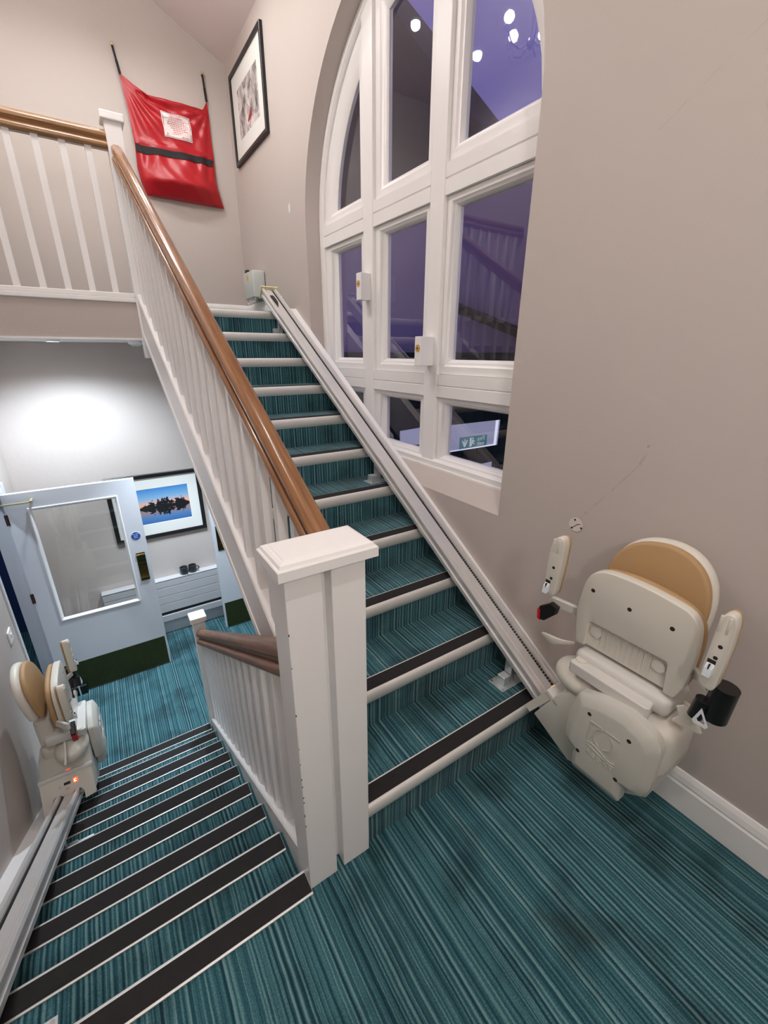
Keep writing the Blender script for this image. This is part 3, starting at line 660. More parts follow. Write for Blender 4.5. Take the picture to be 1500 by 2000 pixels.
bm = B(); capbox(bm, 0.004, 0.0085, 0.138, 0.152, 1.410, 1.442); obj('key_slot', bm, 'black', cp)
bm = B(); capbox(bm, 0.004, 0.0085, 0.134, 0.157, 1.374, 1.394); obj('display', bm, 'led', cp, label='lit red display')
bm = B(); capbox(bm, 0.0085, 0.0098, 0.138, 0.153, 1.387, 1.391); capbox(bm, 0.0085, 0.0098, 0.150, 0.153, 1.379, 1.391); capbox(bm, 0.0085, 0.0098, 0.138, 0.141, 1.379, 1.391); obj('digit', bm, 'ledhot', cp)
bm = B(); capbox(bm, -.034, -.022, .2122, .2136, 1.405, 1.425); obj('status_light', bm, 'led', cp, label='small red status light')
for (x, n) in ((1.462, 0.136), (1.428, 0.115)):
    c = capc + al * 0.004 + nn * n + Vector((x, 0, 0)); obj('button', cyl(B(), c, c + al * 0.005, 0.0095, n=14), 'greycream', cp)
# folded footrest: underside faces the stair, with embossed emblem
FO = [(-.270, .528), (-.247, .410), (-.246, .303), (-.290, .278), (-.294, .195), (-.476, .197), (-.476, .284), (-.530, .287), (-.550, .338), (-.552, .510), (-.528, .548), (-.444, .576), (-.346, .560)]
def inset(poly, d, cx=-.40, cz=.38):
    return [(y + (cx - y) * d, z + (cz - z) * d) for y, z in poly]
bm = B(); FOc = rounded(FO, .014, 3); n_ = len(FOc)
vs = ringx(bm, [[(1.284, y, z) for y, z in FOc], [(1.254, y, z) for y, z in FOc], [(1.248, y, z) for y, z in inset(FOc, .03)], [(1.232, y, z) for y, z in inset(FOc, .20)], [(1.2305, y, z) for y, z in inset(FOc, .24)]])
bm.faces.new(vs[0]); bm.faces.new(vs[-1][::-1]); fr = obj('footrest', bm, 'greycream', ch, smooth=math.radians(30))
for (y, z) in ((-.330, .485), (-.467, .488), (-.317, .302), (-.457, .305)): obj('screw_hole', hole(B(), 1.2315, y, z, 0.0075, 0.0012), 'darkhole', fr)
# emblem: corner lines, ring, two strokes and the lettering, all in low relief
def stroke(bm, pts, w, x=1.2300, h=0.0022):
    for (p, q) in zip(pts, pts[1:]):
        p = Vector(p); q = Vector(q); d = (q - p); l = d.length; d.normalize(); m = Vector((-d.y, d.x)) * w / 2
        p -= d * w * .3; q += d * w * .3
        v = [bm.verts.new((xx, a.x, a.y)) for xx in (x, x - h) for a in (p + m, q + m, q - m, p - m)]
        for f in ((0, 1, 2, 3), (7, 6, 5, 4), (0, 4, 5, 1), (1, 5, 6, 2), (2, 6, 7, 3), (3, 7, 4, 0)): bm.faces.new([v[j] for j in f])
bm = B()
eY = lambda u: -.340 - u * 0.103; eZ = lambda v: .352 + v * 0.112   # emblem box: u 0..1 to the right, v 0..1 up
E_ = lambda *pp: [(eY(u), eZ(v)) for u, v in pp]
stroke(bm, E_((0.0, 0.22), (0.0, 1.0)), .0022); stroke(bm, E_((0.0, 1.0), (.40, 1.0)), .0022); stroke(bm, E_((.52, 1.0), (1.0, 1.0)), .0022)
ring = [(0.50 + .33 * math.cos(t), 0.62 + .33 * math.sin(t)) for t in [math.radians(a) for a in range(100, 430, 15)]]
stroke(bm, E_(*ring[:11]), .0022); stroke(bm, E_(*ring[12:]), .0022)
stroke(bm, E_((0.0, 0.16), (.12, .21), (.28, .21), (.5, .13), (.72, .04), (.9, .03), (1.0, .08)), .0034)
stroke(bm, E_((0.04, 0.10), (.3, .04), (.6, -.03), (.97, -.06)), .0026)
obj('emblem', bm, 'greycream', fr)
tb = text_bm('A C O R N', 0.021, 0.0014, basis((1.2300, -.3925, .3315), (0, -1, 0), (0, 0, 1), (-1, 0, 0))); obj('lettering', tb, 'greycream', fr)
# seat base and slab
bm = B(); box(bm, (1.325, -.515, .560), (1.49, -.185, .628), 0.022, 3); obj('seat_base', bm, 'slab', ch, smooth=math.radians(50))
bm = B(); prism(bm, chaikin([(-.196, .0), (-.196, 1)], 0) if False else [(1.280, -.205), (1.288, -.196), (1.350, -.205), (1.350, -.470), (1.288, -.480), (1.280, -.470)], 'z', .556, .601, 0.005); sl_ = obj('hinge_slab', bm, 'slab', ch)
bm = B(); cyl(bm, (1.318, -.222, .6005), (1.318, -.222, .605), 0.0195, n=24); obj('button', bm, 'cream', sl_)
# folded seat: shell underside with recess, tan cushion behind
SE = [(-.193, .948), (-.160, .892), (-.153, .780), (-.162, .690), (-.172, .640), (-.205, .645), (-.206, .752), (-.472, .752), (-.480, .640), (-.512, .640), (-.530, .696), (-.535, .830), (-.526, .900), (-.500, .935), (-.455, .955), (-.353, .970), (-.255, .966)]
SE = [(-.150, .780), (-.160, .690), (-.170, .640), (-.205, .645), (-.207, .752), (-.472, .752), (-.480, .640), (-.512, .640), (-.532, .700), (-.538, .830), (-.520, .945), (-.353, .972), (-.172, .962)]
SEc = rounded(SE, .02, 6, [.08, .03, .012, .006, .014, .014, .006, .012, .04, .08, .085, .15, .085])
bm = B(); prism(bm, SEc, 'x', 1.345, 1.382, 0.010, 3); seat = obj('seat_shell', bm, 'cream', ch, smooth=math.radians(40))
bm = B(); box(bm, (1.362, -.475, .645), (1.380, -.203, .755)); 
for i in range(10):
    y = -.255 - i * 0.0185; box(bm, (1.358, y - .002, .66), (1.364, y + .002, .75))
for y in (-.232, -.447): cyl(bm, (1.356, y, .715), (1.364, y, .715), 0.021, n=24)
obj('hinge_panel', bm, 'cream', seat)
for (y, z) in ((-.199, .876), (-.329, .869), (-.460, .872)): obj('screw_hole', hole(B(), 1.346, y, z, 0.0075, 0.0012), 'darkhole', seat)
CU = chaikin([(-.194, .946), (-.160, .890), (-.154, .78), (-.165, .660), (-.52, .660), (-.535, .72), (-.540, .83), (-.530, .900), (-.502, .936), (-.455, .956), (-.353, .971), (-.255, .967)], 2)
bm = B(); prism(bm, CU, 'x', 1.384, 1.412, 0.011, 3); obj('seat_cushion', bm, 'tan', ch, smooth=math.radians(50))
# backrest
BK = [(-.139, .80), (-.137, .895), (-.158, .968), (-.205, 1.022), (-.270, 1.050), (-.350, 1.056), (-.420, 1.030), (-.470, .975), (-.492, .905), (-.495, .83), (-.488, .76), (-.15, .74)]
BKf = RS(BK, 1.52, 1.462)
BKc = chaikin(BKf, 2); cy0, cz0 = -.34, .88
def lean(bm):    # the backrest leans back: hinged at its foot by the seat
    for v in bm.verts: v.co.x += (v.co.z - .95) * 0.16
    return bm
bm = B(); prism(bm, [(cy0 + (y - cy0) * .975, cz0 + (z - cz0) * .975) for y, z in BKc], 'x', 1.462, 1.490, 0.012, 3); lean(bm); obj('backrest_cushion', bm, 'tan', ch, smooth=math.radians(50))
cy_, cz_ = -.34, .90
bm = B(); prism(bm, [(cy_ + (y - cy_) * 1.0, cz_ + (z - cz_) * 1.0) for y, z in BKc], 'x', 1.4905, 1.535, 0.018, 3); lean(bm); obj('backrest_shell', bm, 'cream', ch, smooth=math.radians(50))
bm = B(); box(bm, (1.43, -.45, .55), (1.515, -.22, .75), 0.02); obj('back_bracket', bm, 'cream', ch)
# armrests, folded up
XA = 1.292
def arm(poly, holes, latch, pivot, bar, side):
    P = RS(poly, 1.42, XA)
    bm = B(); prism(bm, rounded(P, .012, 3), 'x', XA, XA + 0.038, 0.009, 3); a = obj('armrest', bm, 'cream', ch, smooth=math.radians(45))
    cy = sum(p[0] for p in P) / len(P); cz = sum(p[1] for p in P) / len(P)
    bm = B(); prism(bm, rounded(P, .012, 3), 'x', XA + 0.039, XA + 0.047, 0.003); obj('arm_pad', bm, 'tan', a, smooth=math.radians(45))
    for q in RS(holes, 1.42, XA): obj('screw_hole', hole(B(), XA + .001, q[0], q[1], 0.0058, 0.0015), 'darkhole', a)
    q = RS([latch], 1.42, XA)[0]
    bm = B(); box(bm, (XA - .0012, q[0] - .010, q[1] + .004), (XA + .004, q[0] + .010, q[1] + .020)); obj('latch_slot', bm, 'darkhole', a)
    bm = B(); prism(bm, [(XA + .002, q[1] + .012), (XA - .012, q[1] - .004), (XA - .016, q[1] - .030), (XA + .002, q[1] - .026)], 'y', q[0] - .010, q[0] + .010, 0.0015); t_ = obj('toggle', bm, 'signwhite', a, label='white toggle switch')
    bm = B(); box(bm, (XA - .0125, q[0] - .0015, q[1] - .008), (XA - .004, q[0] + .0015, q[1] + .008)); obj('slot', bm, 'darkhole', a)
    zt_ = max(p[1] for p in P); yt_ = [p[0] for p in P if p[1] == zt_][0]; dy_ = q[0] - yt_
    for o_ in (-.010, .010):
        bm = B(); k_ = -.30
        v = [bm.verts.new((xx, yt_ + o_ + w_ + (dy_ * .28 if dn else dy_ * .05), zt_ - (.060 if dn else .012))) for xx in (XA - .0025, XA + .006) for w_, dn in ((-.004, 0), (.004, 0), (.003, 1), (-.003, 1))]
        for f in ((0, 1, 2, 3), (7, 6, 5, 4), (0, 4, 5, 1), (1, 5, 6, 2), (2, 6, 7, 3), (3, 7, 4, 0)): bm.faces.new([v[j] for j in f])
        bmesh.ops.bevel(bm, geom=bm.edges[:], offset=.0012, segments=2, profile=.5, affect='EDGES'); obj('grip_ridge', bm, 'cream', a, smooth=.8)
    bm = B(); p0 = Vector(pivot); p1 = Vector(bar)
    d = (p1 - p0).normalized(); w = Vector((0, -d.z, d.y)).normalized() * 0.019
    v = [bm.verts.new(p + s * w + Vector((dx, 0, 0))) for dx in (-.009, .009) for p, s in ((p0, 1), (p1, 1), (p1, -1), (p0, -1))]
    for f in ((0, 1, 2, 3), (7, 6, 5, 4), (0, 4, 5, 1), (1, 5, 6, 2), (2, 6, 7, 3), (3, 7, 4, 0)): bm.faces.new([v[j] for j in f])
    bmesh.ops.bevel(bm, geom=bm.edges[:], offset=.003, segments=1, profile=.5, affect='EDGES')
    obj('arm_bar', bm, 'slab', ch)
    return a
AL = [(0.016, .986), (-.006, .984), (-.016, .960), (-.014, .871), (-.004, .735), (.008, .714), (.030, .728), (.046, .748), (.046, .860), (.043, .930), (.032, .968)]
arm(AL, [(.0145, .850), (.018, .800)], (.030, .765), (1.327, -.055, .770), (1.40, -.175, .735), 1)
AR_ = [(-.545, .958), (-.560, .976), (-.580, .972), (-.588, .940), (-.590, .860), (-.584, .715), (-.576, .700), (-.545, .706), (-.537, .730), (-.541, .880)]
AR_ = [(y, z - .020) for y, z in AR_]
arm(AR_, [(-.566, .842), (-.563, .800)], (-.557, .768), (1.327, -.585, .760), (1.42, -.500, .735), -1)
# belt buckle hanging under the far arm
Q = RS([(.036, .600), (.041, .662), (-.006, .700), (-.040, .692), (-.034, .658), (.010, .607)], 1.40, 1.30)
bm = B(); prism(bm, Q, 'x', 1.300, 1.326, 0.004); bk = obj('belt_buckle', bm, 'black', ch)
bm = B(); y_, z_ = Q[0]; prism(bm, [(y_ + .004, z_ + .006), (Q[1][0] + .004, Q[1][1] - .010), (Q[1][0] - .008, Q[1][1] - .013), (y_ - .008, z_ + .002)], 'x', 1.297, 1.322, 0.001); obj('release_button', bm, 'red', bk, label='red release button')
# belt reel and tongue under the near arm
Q = RS([(-.582, .712), (-.614, .738), (-.645, .722), (-.648, .613), (-.622, .590), (-.592, .600)], 1.42, 1.31)
bm = B(); cyl(bm, (1.335, -.620, .668), (1.335, -.628, .782), 0.035, 0.032, n=32); bmesh.ops.bevel(bm, geom=[e for e in bm.edges if len(e.link_faces) == 2 and e.calc_face_angle(0) > 1.0], offset=.004, segments=2, profile=.5, affect='EDGES'); rl = obj('belt_reel', bm, 'black', ch, smooth=math.radians(40))
bm = B(); cyl(bm, (1.312, -.585, .655), (1.312, -.593, .722), 0.020, n=20); obj('belt_roller', bm, 'black', rl, smooth=math.radians(40))
bm = B(); tq = [(-.600, .706), (-.586, .655), (-.592, .648), (-.622, .648), (-.626, .656)]; ti = [(-.603, .690), (-.596, .664), (-.600, .657), (-.615, .657), (-.618, .664)]
ringx(bm, [[(1.289, y, z) for y, z in tq], [(1.289, y, z) for y, z in ti], [(1.2925, y, z) for y, z in ti], [(1.2925, y, z) for y, z in tq], [(1.289, y, z) for y, z in tq]]); bmesh.ops.remove_doubles(bm, verts=bm.verts[:], dist=1e-6); obj('belt_tongue', bm, 'signwhite', rl, label='bright metal belt tongue')
bm = B(); box(bm, (1.330, -.604, .775), (1.350, -.585, .80)); obj('reel_mount', bm, 'black', rl)
# swivel levers
LVL = [(-.012, .574), (-.020, .582), (-.048, .588), (-.090, .594), (-.125, .606), (-.160, .623), (-.163, .612), (-.120, .585), (-.072, .556), (-.055, .556)]
bm = B(); prism(bm, chaikin(RS(LVL, 1.36, 1.38), 1), 'x', 1.380, 1.392, 0.004); obj('swivel_lever', bm, 'cream', ch, smooth=math.radians(40))
LVR = [(-.522, .611), (-.540, .629), (-.556, .620), (-.569, .612), (-.590, .588), (-.603, .567), (-.596, .560), (-.522, .548), (-.520, .556), (-.536, .582)]
bm = B(); prism(bm, RS(LVR, 1.36, 1.33), 'x', 1.330, 1.342, 0.004); obj('swivel_lever', bm, 'cream', ch, smooth=math.radians(40))
ch2 = clone(ch, 'stairlift_chair', (-0.592, 1.95, nosL(1.95) - nosU(CY) - 0.03), math.pi, label='small distant cream stairlift chair folded up low on the left wall near the hall')

# ================================================================== UPPER LANDING ITEMS
# red emergency pouch hung on two hooks
bag = thing('emergency_pouch', (1.05, 4.27, 3.03), label='red vinyl emergency pouch hanging from two black straps on the upper back wall', cat='pouch')
NU, NV = 48, 44
bm = B(); grid = []
Lp = [(0, (.694, 3.898)), (.10, (.700, 3.815)), (.35, (.718, 3.602)), (.62, (.724, 3.38)), (.75, (.715, 3.24)), (.88, (.728, 3.13)), (1, (.762, 3.034))]
Rp = [(0, (1.401, 3.880)), (.10, (1.404, 3.80)), (.35, (1.404, 3.60)), (.62, (1.408, 3.40)), (.75, (1.411, 3.25)), (.88, (1.432, 3.13)), (1, (1.458, 3.031))]
def lerp(tab, t):
    for (a, p), (b, q) in zip(tab, tab[1:]):
        if t <= b:
            k = (t - a) / (b - a); return Vector((p[0] + (q[0] - p[0]) * k, p[1] + (q[1] - p[1]) * k))
    return Vector(tab[-1][1])
def pouch(u, v):
    l = lerp(Lp, v); r = lerp(Rp, v); p = l + (r - l) * u
    if u < .27: sg = 0.105 * (u / .27) ** .85
    elif u < .93: sg = 0.105 - 0.018 * (u - .27) / .66
    else: sg = 0.087 * ((1 - u) / .07) ** .8
    sag = (1 - v) ** 3 * sg
    z = p.y - sag
    belly = math.sin(math.pi * min(1, max(0, u))) ** 0.5 * (0.028 + 0.125 * min(1, max(0, v - 0.50) / .36) * (1 - max(0, v - .86) / .14 * .95))
    # creases running from the two straps
    d1 = math.hypot(u - 0, v * 1.1); a1 = math.atan2(v * 1.1, u + 1e-6)
    d2 = math.hypot(1 - u, v * 1.1); a2 = math.atan2(v * 1.1, 1 - u + 1e-6)
    fold = 0.019 * math.sin(a1 * 17) * math.exp(-d1 * 1.7) * min(1, d1 * 4) + 0.019 * math.sin(a2 * 15 + 1) * math.exp(-d2 * 2.2) * min(1, d2 * 4)
    fold += 0.011 * math.sin(u * 27 + v * 9 + 2 * math.sin(u * 7)) * math.exp(-((v - .68) / .10) ** 2) + 0.003 * math.sin(u * 31 - v * 27)
    pinch = -0.018 * math.exp(-((v - .60) / .03) ** 2)
    edge = min(1, min(u, 1 - u) * 14)
    return Vector((p.x, 4.300 - max(0.004, belly + (fold + pinch) * edge), z))
for j in range(NV + 1): grid.append([bm.verts.new(pouch(i / NU, j / NV)) for i in range(NU + 1)])
back = [[bm.verts.new((v.co.x, 4.312, v.co.z)) for v in row] for row in (grid[0], grid[-1])]
for j in range(NV):
    for i in range(NU): bm.faces.new((grid[j][i], grid[j][i + 1], grid[j + 1][i + 1], grid[j + 1][i]))
for i in range(NU): bm.faces.new((grid[0][i + 1], grid[0][i], back[0][i], back[0][i + 1])); bm.faces.new((grid[-1][i], grid[-1][i + 1], back[1][i + 1], back[1][i]))
obj('pouch_body', bm, 'bag', bag, smooth=math.radians(80))
def on_pouch(bm, u0, v0, u1, v1, off, n=16, m=6, skew=0.0):
    g = []
    for j in range(m + 1):
        row = []
        for i in range(n + 1):
            u = u0 + (u1 - u0) * i / n; v = v0 + (v1 - v0) * j / m + skew * i / n
            row.append(bm.verts.new(pouch(u, v) + Vector((0, -off, 0))))
        g.append(row)
    for j in range(m):
        for i in range(n): bm.faces.new((g[j][i], g[j][i + 1], g[j + 1][i + 1], g[j + 1][i]))
bm = B(); on_pouch(bm, .035, .585, .965, .655, .006, 40, 4); bd = obj('webbing_band', bm, 'webbing', bag, label='black webbing band', smooth=1.2)
bm = B(); on_pouch(bm, .006, .575, .055, .650, .008, 6, 4); on_pouch(bm, .93, .60, .985, .625, .008, 6, 3); obj('band_tab', bm, 'webbing', bd)
lu0, lu1, lv0, lv1 = .385, .735, .165, .44
bm = B(); on_pouch(bm, lu0, lv0, lu1, lv1, .006, 14, 10); lb = obj('label', bm, 'label', bag, label='white printed label', smooth=1.2)
bm = B()
for (a, b, c, d) in ((.03, .03, .97, .05), (.03, .95, .97, .97), (.03, .03, .05, .97), (.95, .03, .97, .97), (.05, .245, .95, .258)):
    on_pouch(bm, lu0 + (lu1 - lu0) * a, lv0 + (lv1 - lv0) * b, lu0 + (lu1 - lu0) * c, lv0 + (lv1 - lv0) * d, .0078, 8, 2)
obj('label_border', bm, 'inkdark', lb)
bm = B(); rng = random.Random(3)
for (row, a, b, h) in ((.09, .30, .68, .03), (.16, .25, .72, .055), (.29, .22, .78, .03), (.36, .18, .84, .03), (.43, .16, .86, .03), (.50, .26, .88, .03), (.57, .28, .80, .03), (.64, .34, .84, .03), (.72, .36, .66, .03), (.79, .30, .60, .03), (.88, .62, .90, .035), (.84, .09, .16, .08)):
    x = a
    while x < b:
        w = rng.uniform(.025, .09); on_pouch(bm, lu0 + (lu1 - lu0) * x, lv0 + (lv1 - lv0) * row, lu0 + (lu1 - lu0) * min(x + w, b), lv0 + (lv1 - lv0) * (row + h), .0078, 2, 1); x += w + .02
obj('label_print', bm, 'labelink', lb, kind='stuff')
for (xh, zh, xb, zb, sd) in ((.674, 4.068, .700, 3.885, 1), (1.388, 4.066, 1.400, 3.87, -1)):
    bm = B()
    for k in range(8):
        p = Vector((xh + (xb - xh) * k / 8, 4.296, zh + (zb - zh) * k / 8)); q = Vector((xh + (xb - xh) * (k + 1) / 8, 4.296, zh + (zb - zh) * (k + 1) / 8))
        w = 0.008 if k < 4 else 0.010
        v = [bm.verts.new(t + Vector((s * w, d, 0))) for d in (-.003, .003) for t, s in ((p, -1), (p, 1), (q, 1), (q, -1))]
        for f in ((0, 1, 2, 3), (7, 6, 5, 4), (0, 4, 5, 1), (1, 5, 6, 2), (2, 6, 7, 3), (3, 7, 4, 0)): bm.faces.new([v[j] for j in f])
    obj('strap', bm, 'webbing', bag)
    bm = B(); cyl(bm, (xh, 4.3295, zh + .004), (xh, 4.285, zh + .004), 0.006, n=10); ellipsoid(bm, (xh, 4.282, zh + .006), (.013, .010, .013), 12, 8); obj('hook', bm, 'hook', bag)

def picture(name, P, W_, H_, fw, mw, mh, depth, lab, base, printmat, glass=False):
    """P(u, v, d): point on the wall, u right, v up (from the centre), d out of the wall"""
    t = thing(name, base, label=lab, cat='picture')
    def rect(w, h, d): return [P(-w / 2, -h / 2, d), P(w / 2, -h / 2, d), P(w / 2, h / 2, d), P(-w / 2, h / 2, d)]
    bm = B(); ringx(bm, [rect(W_, H_, 0.001), rect(W_, H_, depth), rect(W_ - .008, H_ - .008, depth + .003), rect(W_ - 2 * fw, H_ - 2 * fw, depth), rect(W_ - 2 * fw, H_ - 2 * fw, depth - .012)]); obj('frame', bm, 'frameblack', t)
    bm = B(); ringx(bm, [rect(W_ - 2 * fw, H_ - 2 * fw, depth - .012), rect(mw, mh, depth - .012), rect(mw - .006, mh - .006, depth - .014)]); obj('mount', bm, 'mat', t)
    bm = B(); bm.faces.new([bm.verts.new(p) for p in rect(mw - .004, mh - .004, depth - .0142)]); obj('print', bm, printmat, t)
    if glass:
        bm = B(); bm.faces.new([bm.verts.new(p) for p in rect(W_ - 2 * fw, H_ - 2 * fw, depth - .006)]); obj('glazing', bm, 'picglass', t)
    return t
def lake_print():
    m, nt, b = newmat('lake_sunset_print'); L = nt.links.new
    g = N(nt, 'ShaderNodeNewGeometry'); s = N(nt, 'ShaderNodeSeparateXYZ'); L(g.outputs['Position'], s.inputs[0])
    def mr(sock, a, b_, c=0., d=1., clamp=True):
        n = N(nt, 'ShaderNodeMapRange'); n.clamp = clamp; L(sock, n.inputs['Value']); n.inputs['From Min'].default_value = a; n.inputs['From Max'].default_value = b_; n.inputs['To Min'].default_value = c; n.inputs['To Max'].default_value = d; return n.outputs[0]
    ZHZ = 0.085
    def math_(op, a, b_=None):
        n = N(nt, 'ShaderNodeMath', operation=op)
        for i, v in enumerate((a, b_)):
            if v is None: continue
            if isinstance(v, (int, float)): n.inputs[i].default_value = v
            else: L(v, n.inputs[i])
        return n.outputs[0]
    dz = math_('SUBTRACT', s.outputs['Z'], ZHZ); az = math_('ABSOLUTE', dz)
    sky = N(nt, 'ShaderNodeValToRGB'); L(mr(az, 0, 0.21), sky.inputs[0]); e = sky.color_ramp.elements
    e[0].position = 0; e[0].color = lin((236, 150, 104)) + (1,); e[1].position = 1; e[1].color = lin((66, 136, 200)) + (1,)
    x = e.new(.22); x.color = lin((222, 176, 158)) + (1,); x = e.new(.5); x.color = lin((130, 172, 206)) + (1,)
    wat = N(nt, 'ShaderNodeMix', data_type='RGBA', blend_type='MULTIPLY'); L(math_('LESS_THAN', dz, 0.0), wat.inputs['Factor']); L(sky.outputs[0], wat.inputs['A']); wat.inputs['B'].default_value = (0.42, 0.50, 0.68, 1)
    cb = N(nt, 'ShaderNodeCombineXYZ'); L(s.outputs['X'], cb.inputs[0]); L(az, cb.inputs[2])
    no = N(nt, 'ShaderNodeTexNoise'); no.inputs['Scale'].default_value = 26; no.inputs['Detail'].default_value = 6; no.inputs['Roughness'].default_value = .7; L(cb.outputs[0], no.inputs['Vector'])
    no2 = N(nt, 'ShaderNodeTexNoise', noise_dimensions='1D'); no2.inputs['Scale'].default_value = 11; no2.inputs['Detail'].default_value = 3; L(s.outputs['X'], no2.inputs['W'])
    env = mr(math_('ABSOLUTE', math_('SUBTRACT', s.outputs['X'], 0.42)), 0.13, 0.265, 1, 0)
    h = math_('MULTIPLY', env, math_('MULTIPLY_ADD', no2.outputs['Fac'], 0.20)); 
    h2 = math_('MULTIPLY', env, mr(no2.outputs['Fac'], .3, .7, 0.05, 0.15))
    lim = math_('MULTIPLY', h2, mr(no.outputs['Fac'], .3, .62, 1.25, .45))
    tree = math_('LESS_THAN', az, lim)
    gap = math_('MULTIPLY', math_('GREATER_THAN', no.outputs['Fac'], 0.60), math_('GREATER_THAN', az, 0.018))
    tree2 = math_('MULTIPLY', tree, math_('SUBTRACT', 1.0, gap))
    fin = N(nt, 'ShaderNodeMix', data_type='RGBA'); L(tree2, fin.inputs['Factor']); L(wat.outputs['Result'], fin.inputs['A']); fin.inputs['B'].default_value = (0.012, 0.014, 0.016, 1)
    L(fin.outputs['Result'], b.inputs['Base Color']); b.inputs['Roughness'].default_value = .25
    return m
def sketch_print():
    m, nt, b = newmat('grey_sketch_print'); L = nt.links.new
    g = N(nt, 'ShaderNodeNewGeometry')
    no = N(nt, 'ShaderNodeTexNoise'); no.inputs['Scale'].default_value = 9; no.inputs['Detail'].default_value = 7; no.inputs['Roughness'].default_value = .68; no.inputs['Distortion'].default_value = 0.8; L(g.outputs['Position'], no.inputs['Vector'])
    r = N(nt, 'ShaderNodeValToRGB'); L(no.outputs['Fac'], r.inputs[0]); e = r.color_ramp.elements
    e[0].position = .36; e[0].color = lin((92, 88, 88)) + (1,); e[1].position = .58; e[1].color = lin((216, 208, 204)) + (1,); x = e.new(.47); x.color = lin((168, 160, 158)) + (1,)
    d = seg_dist(nt, g.outputs['Position'], (1.59, 3.66, 3.615), (1.59, 3.735, 3.588))
    d2 = N(nt, 'ShaderNodeMath', operation='MULTIPLY_ADD'); L(no.outputs['Fac'], d2.inputs[0]); d2.inputs[1].default_value = .05; L(d, d2.inputs[2])
    lt_ = N(nt, 'ShaderNodeMath', operation='LESS_THAN'); L(d2.outputs[0], lt_.inputs[0]); lt_.inputs[1].default_value = .048
    mx = N(nt, 'ShaderNodeMix', data_type='RGBA'); L(lt_.outputs[0], mx.inputs['Factor']); L(r.outputs[0], mx.inputs['A']); mx.inputs['B'].default_value = lin((150, 52, 52)) + (1,)
    L(mx.outputs['Result'], b.inputs['Base Color']); b.inputs['Roughness'].default_value = .6
    return m
picture('picture_frame', lambda u, v, d: (XW - d, 3.716 - u, 3.700 + v), 0.880, 0.690, 0.034, 0.56, 0.365, 0.026, 'black framed grey sketch with a red spot, high beside the arched window', (XW, 3.716, 3.36), sketch_print())
picture('picture_frame', lambda u, v, d: (0.350 + u, YBL - d, 0.104 + v), 0.905, 0.716, 0.040, 0.632, 0.394, 0.024, 'black framed print of a tree island at sunset over the hall radiator', (0.35, YBL, -0.25), lake_print())
# charger box in the corner at the head of the rail
bx = thing('charger_box', (1.55, 3.83, 2.13), label='pale grey power box with black knob on the wall behind the rail top', cat='box')
bm = B(); box(bm, (1.485, 3.674, 2.17), (1.605, 3.985, 2.407), 0.012, 3); obj('housing', bm, 'boxgrey', bx, smooth=math.radians(40))
bm = B(); cyl(bm, (1.525, 3.95, 2.405), (1.525, 3.95, 2.432), 0.028, 0.024, n=20); ellipsoid(bm, (1.525, 3.95, 2.432), (.024, .024, .012), 16, 8); obj('knob', bm, 'black', bx, smooth=1.0)
bm = B(); box(bm, (1.4835, 3.82, 2.33), (1.4848, 3.87, 2.375)); obj('sticker', bm, 'yellow', bx, label='yellow warning sticker')
bm = B(); tube(bm, [(1.50, 3.70, 2.17), (1.50, 3.72, 2.13), (1.49, 3.86, 2.115), (1.50, 3.95, 2.14), (1.51, 3.96, 2.175)], 0.006); obj('cable', bm, 'boxgrey', bx)
# patch left on the right wall by a removed fitting
pt = thing('wall_patch', (XW, 0.065, 0.979), label='round plaster patch with three screw holes above the rail on the right wall', cat='patch')
bm = B(); cyl(bm, (XW + .002, .065, .979), (XW - .002, .065, .979), 0.031, n=36); obj('disc', bm, 'plaster', pt)
for (y, z) in ((.071, 1.000), (.038, .972), (.080, .961)): obj('screw_hole', cyl(B(), (XW - .001, y, z), (XW - .0026, y, z), .0045, n=10), 'darkhole', pt)
bm = B(); tube(bm, [(XW - .002, .080, .961), (XW - .002, .066, .974), (XW - .002, .057, .984), (XW - .002, .043, .988)], .0014, 6); obj('crack', bm, 'darkhole', pt)
bm = B(); prism(bm, [(2.963, 2.80), (2.955, 2.785), (2.958, 2.76), (2.952, 2.735), (2.972, 2.725), (2.983, 2.745), (2.985, 2.775), (2.975, 2.79)], 'x', XW - .002, XW + .002); 
obj('paint_chip', bm, 'signwhite', kind=None, label='small white chipped patch of paint on the wall left of the window', cat='patch', base=(XW, 2.97, 2.76))

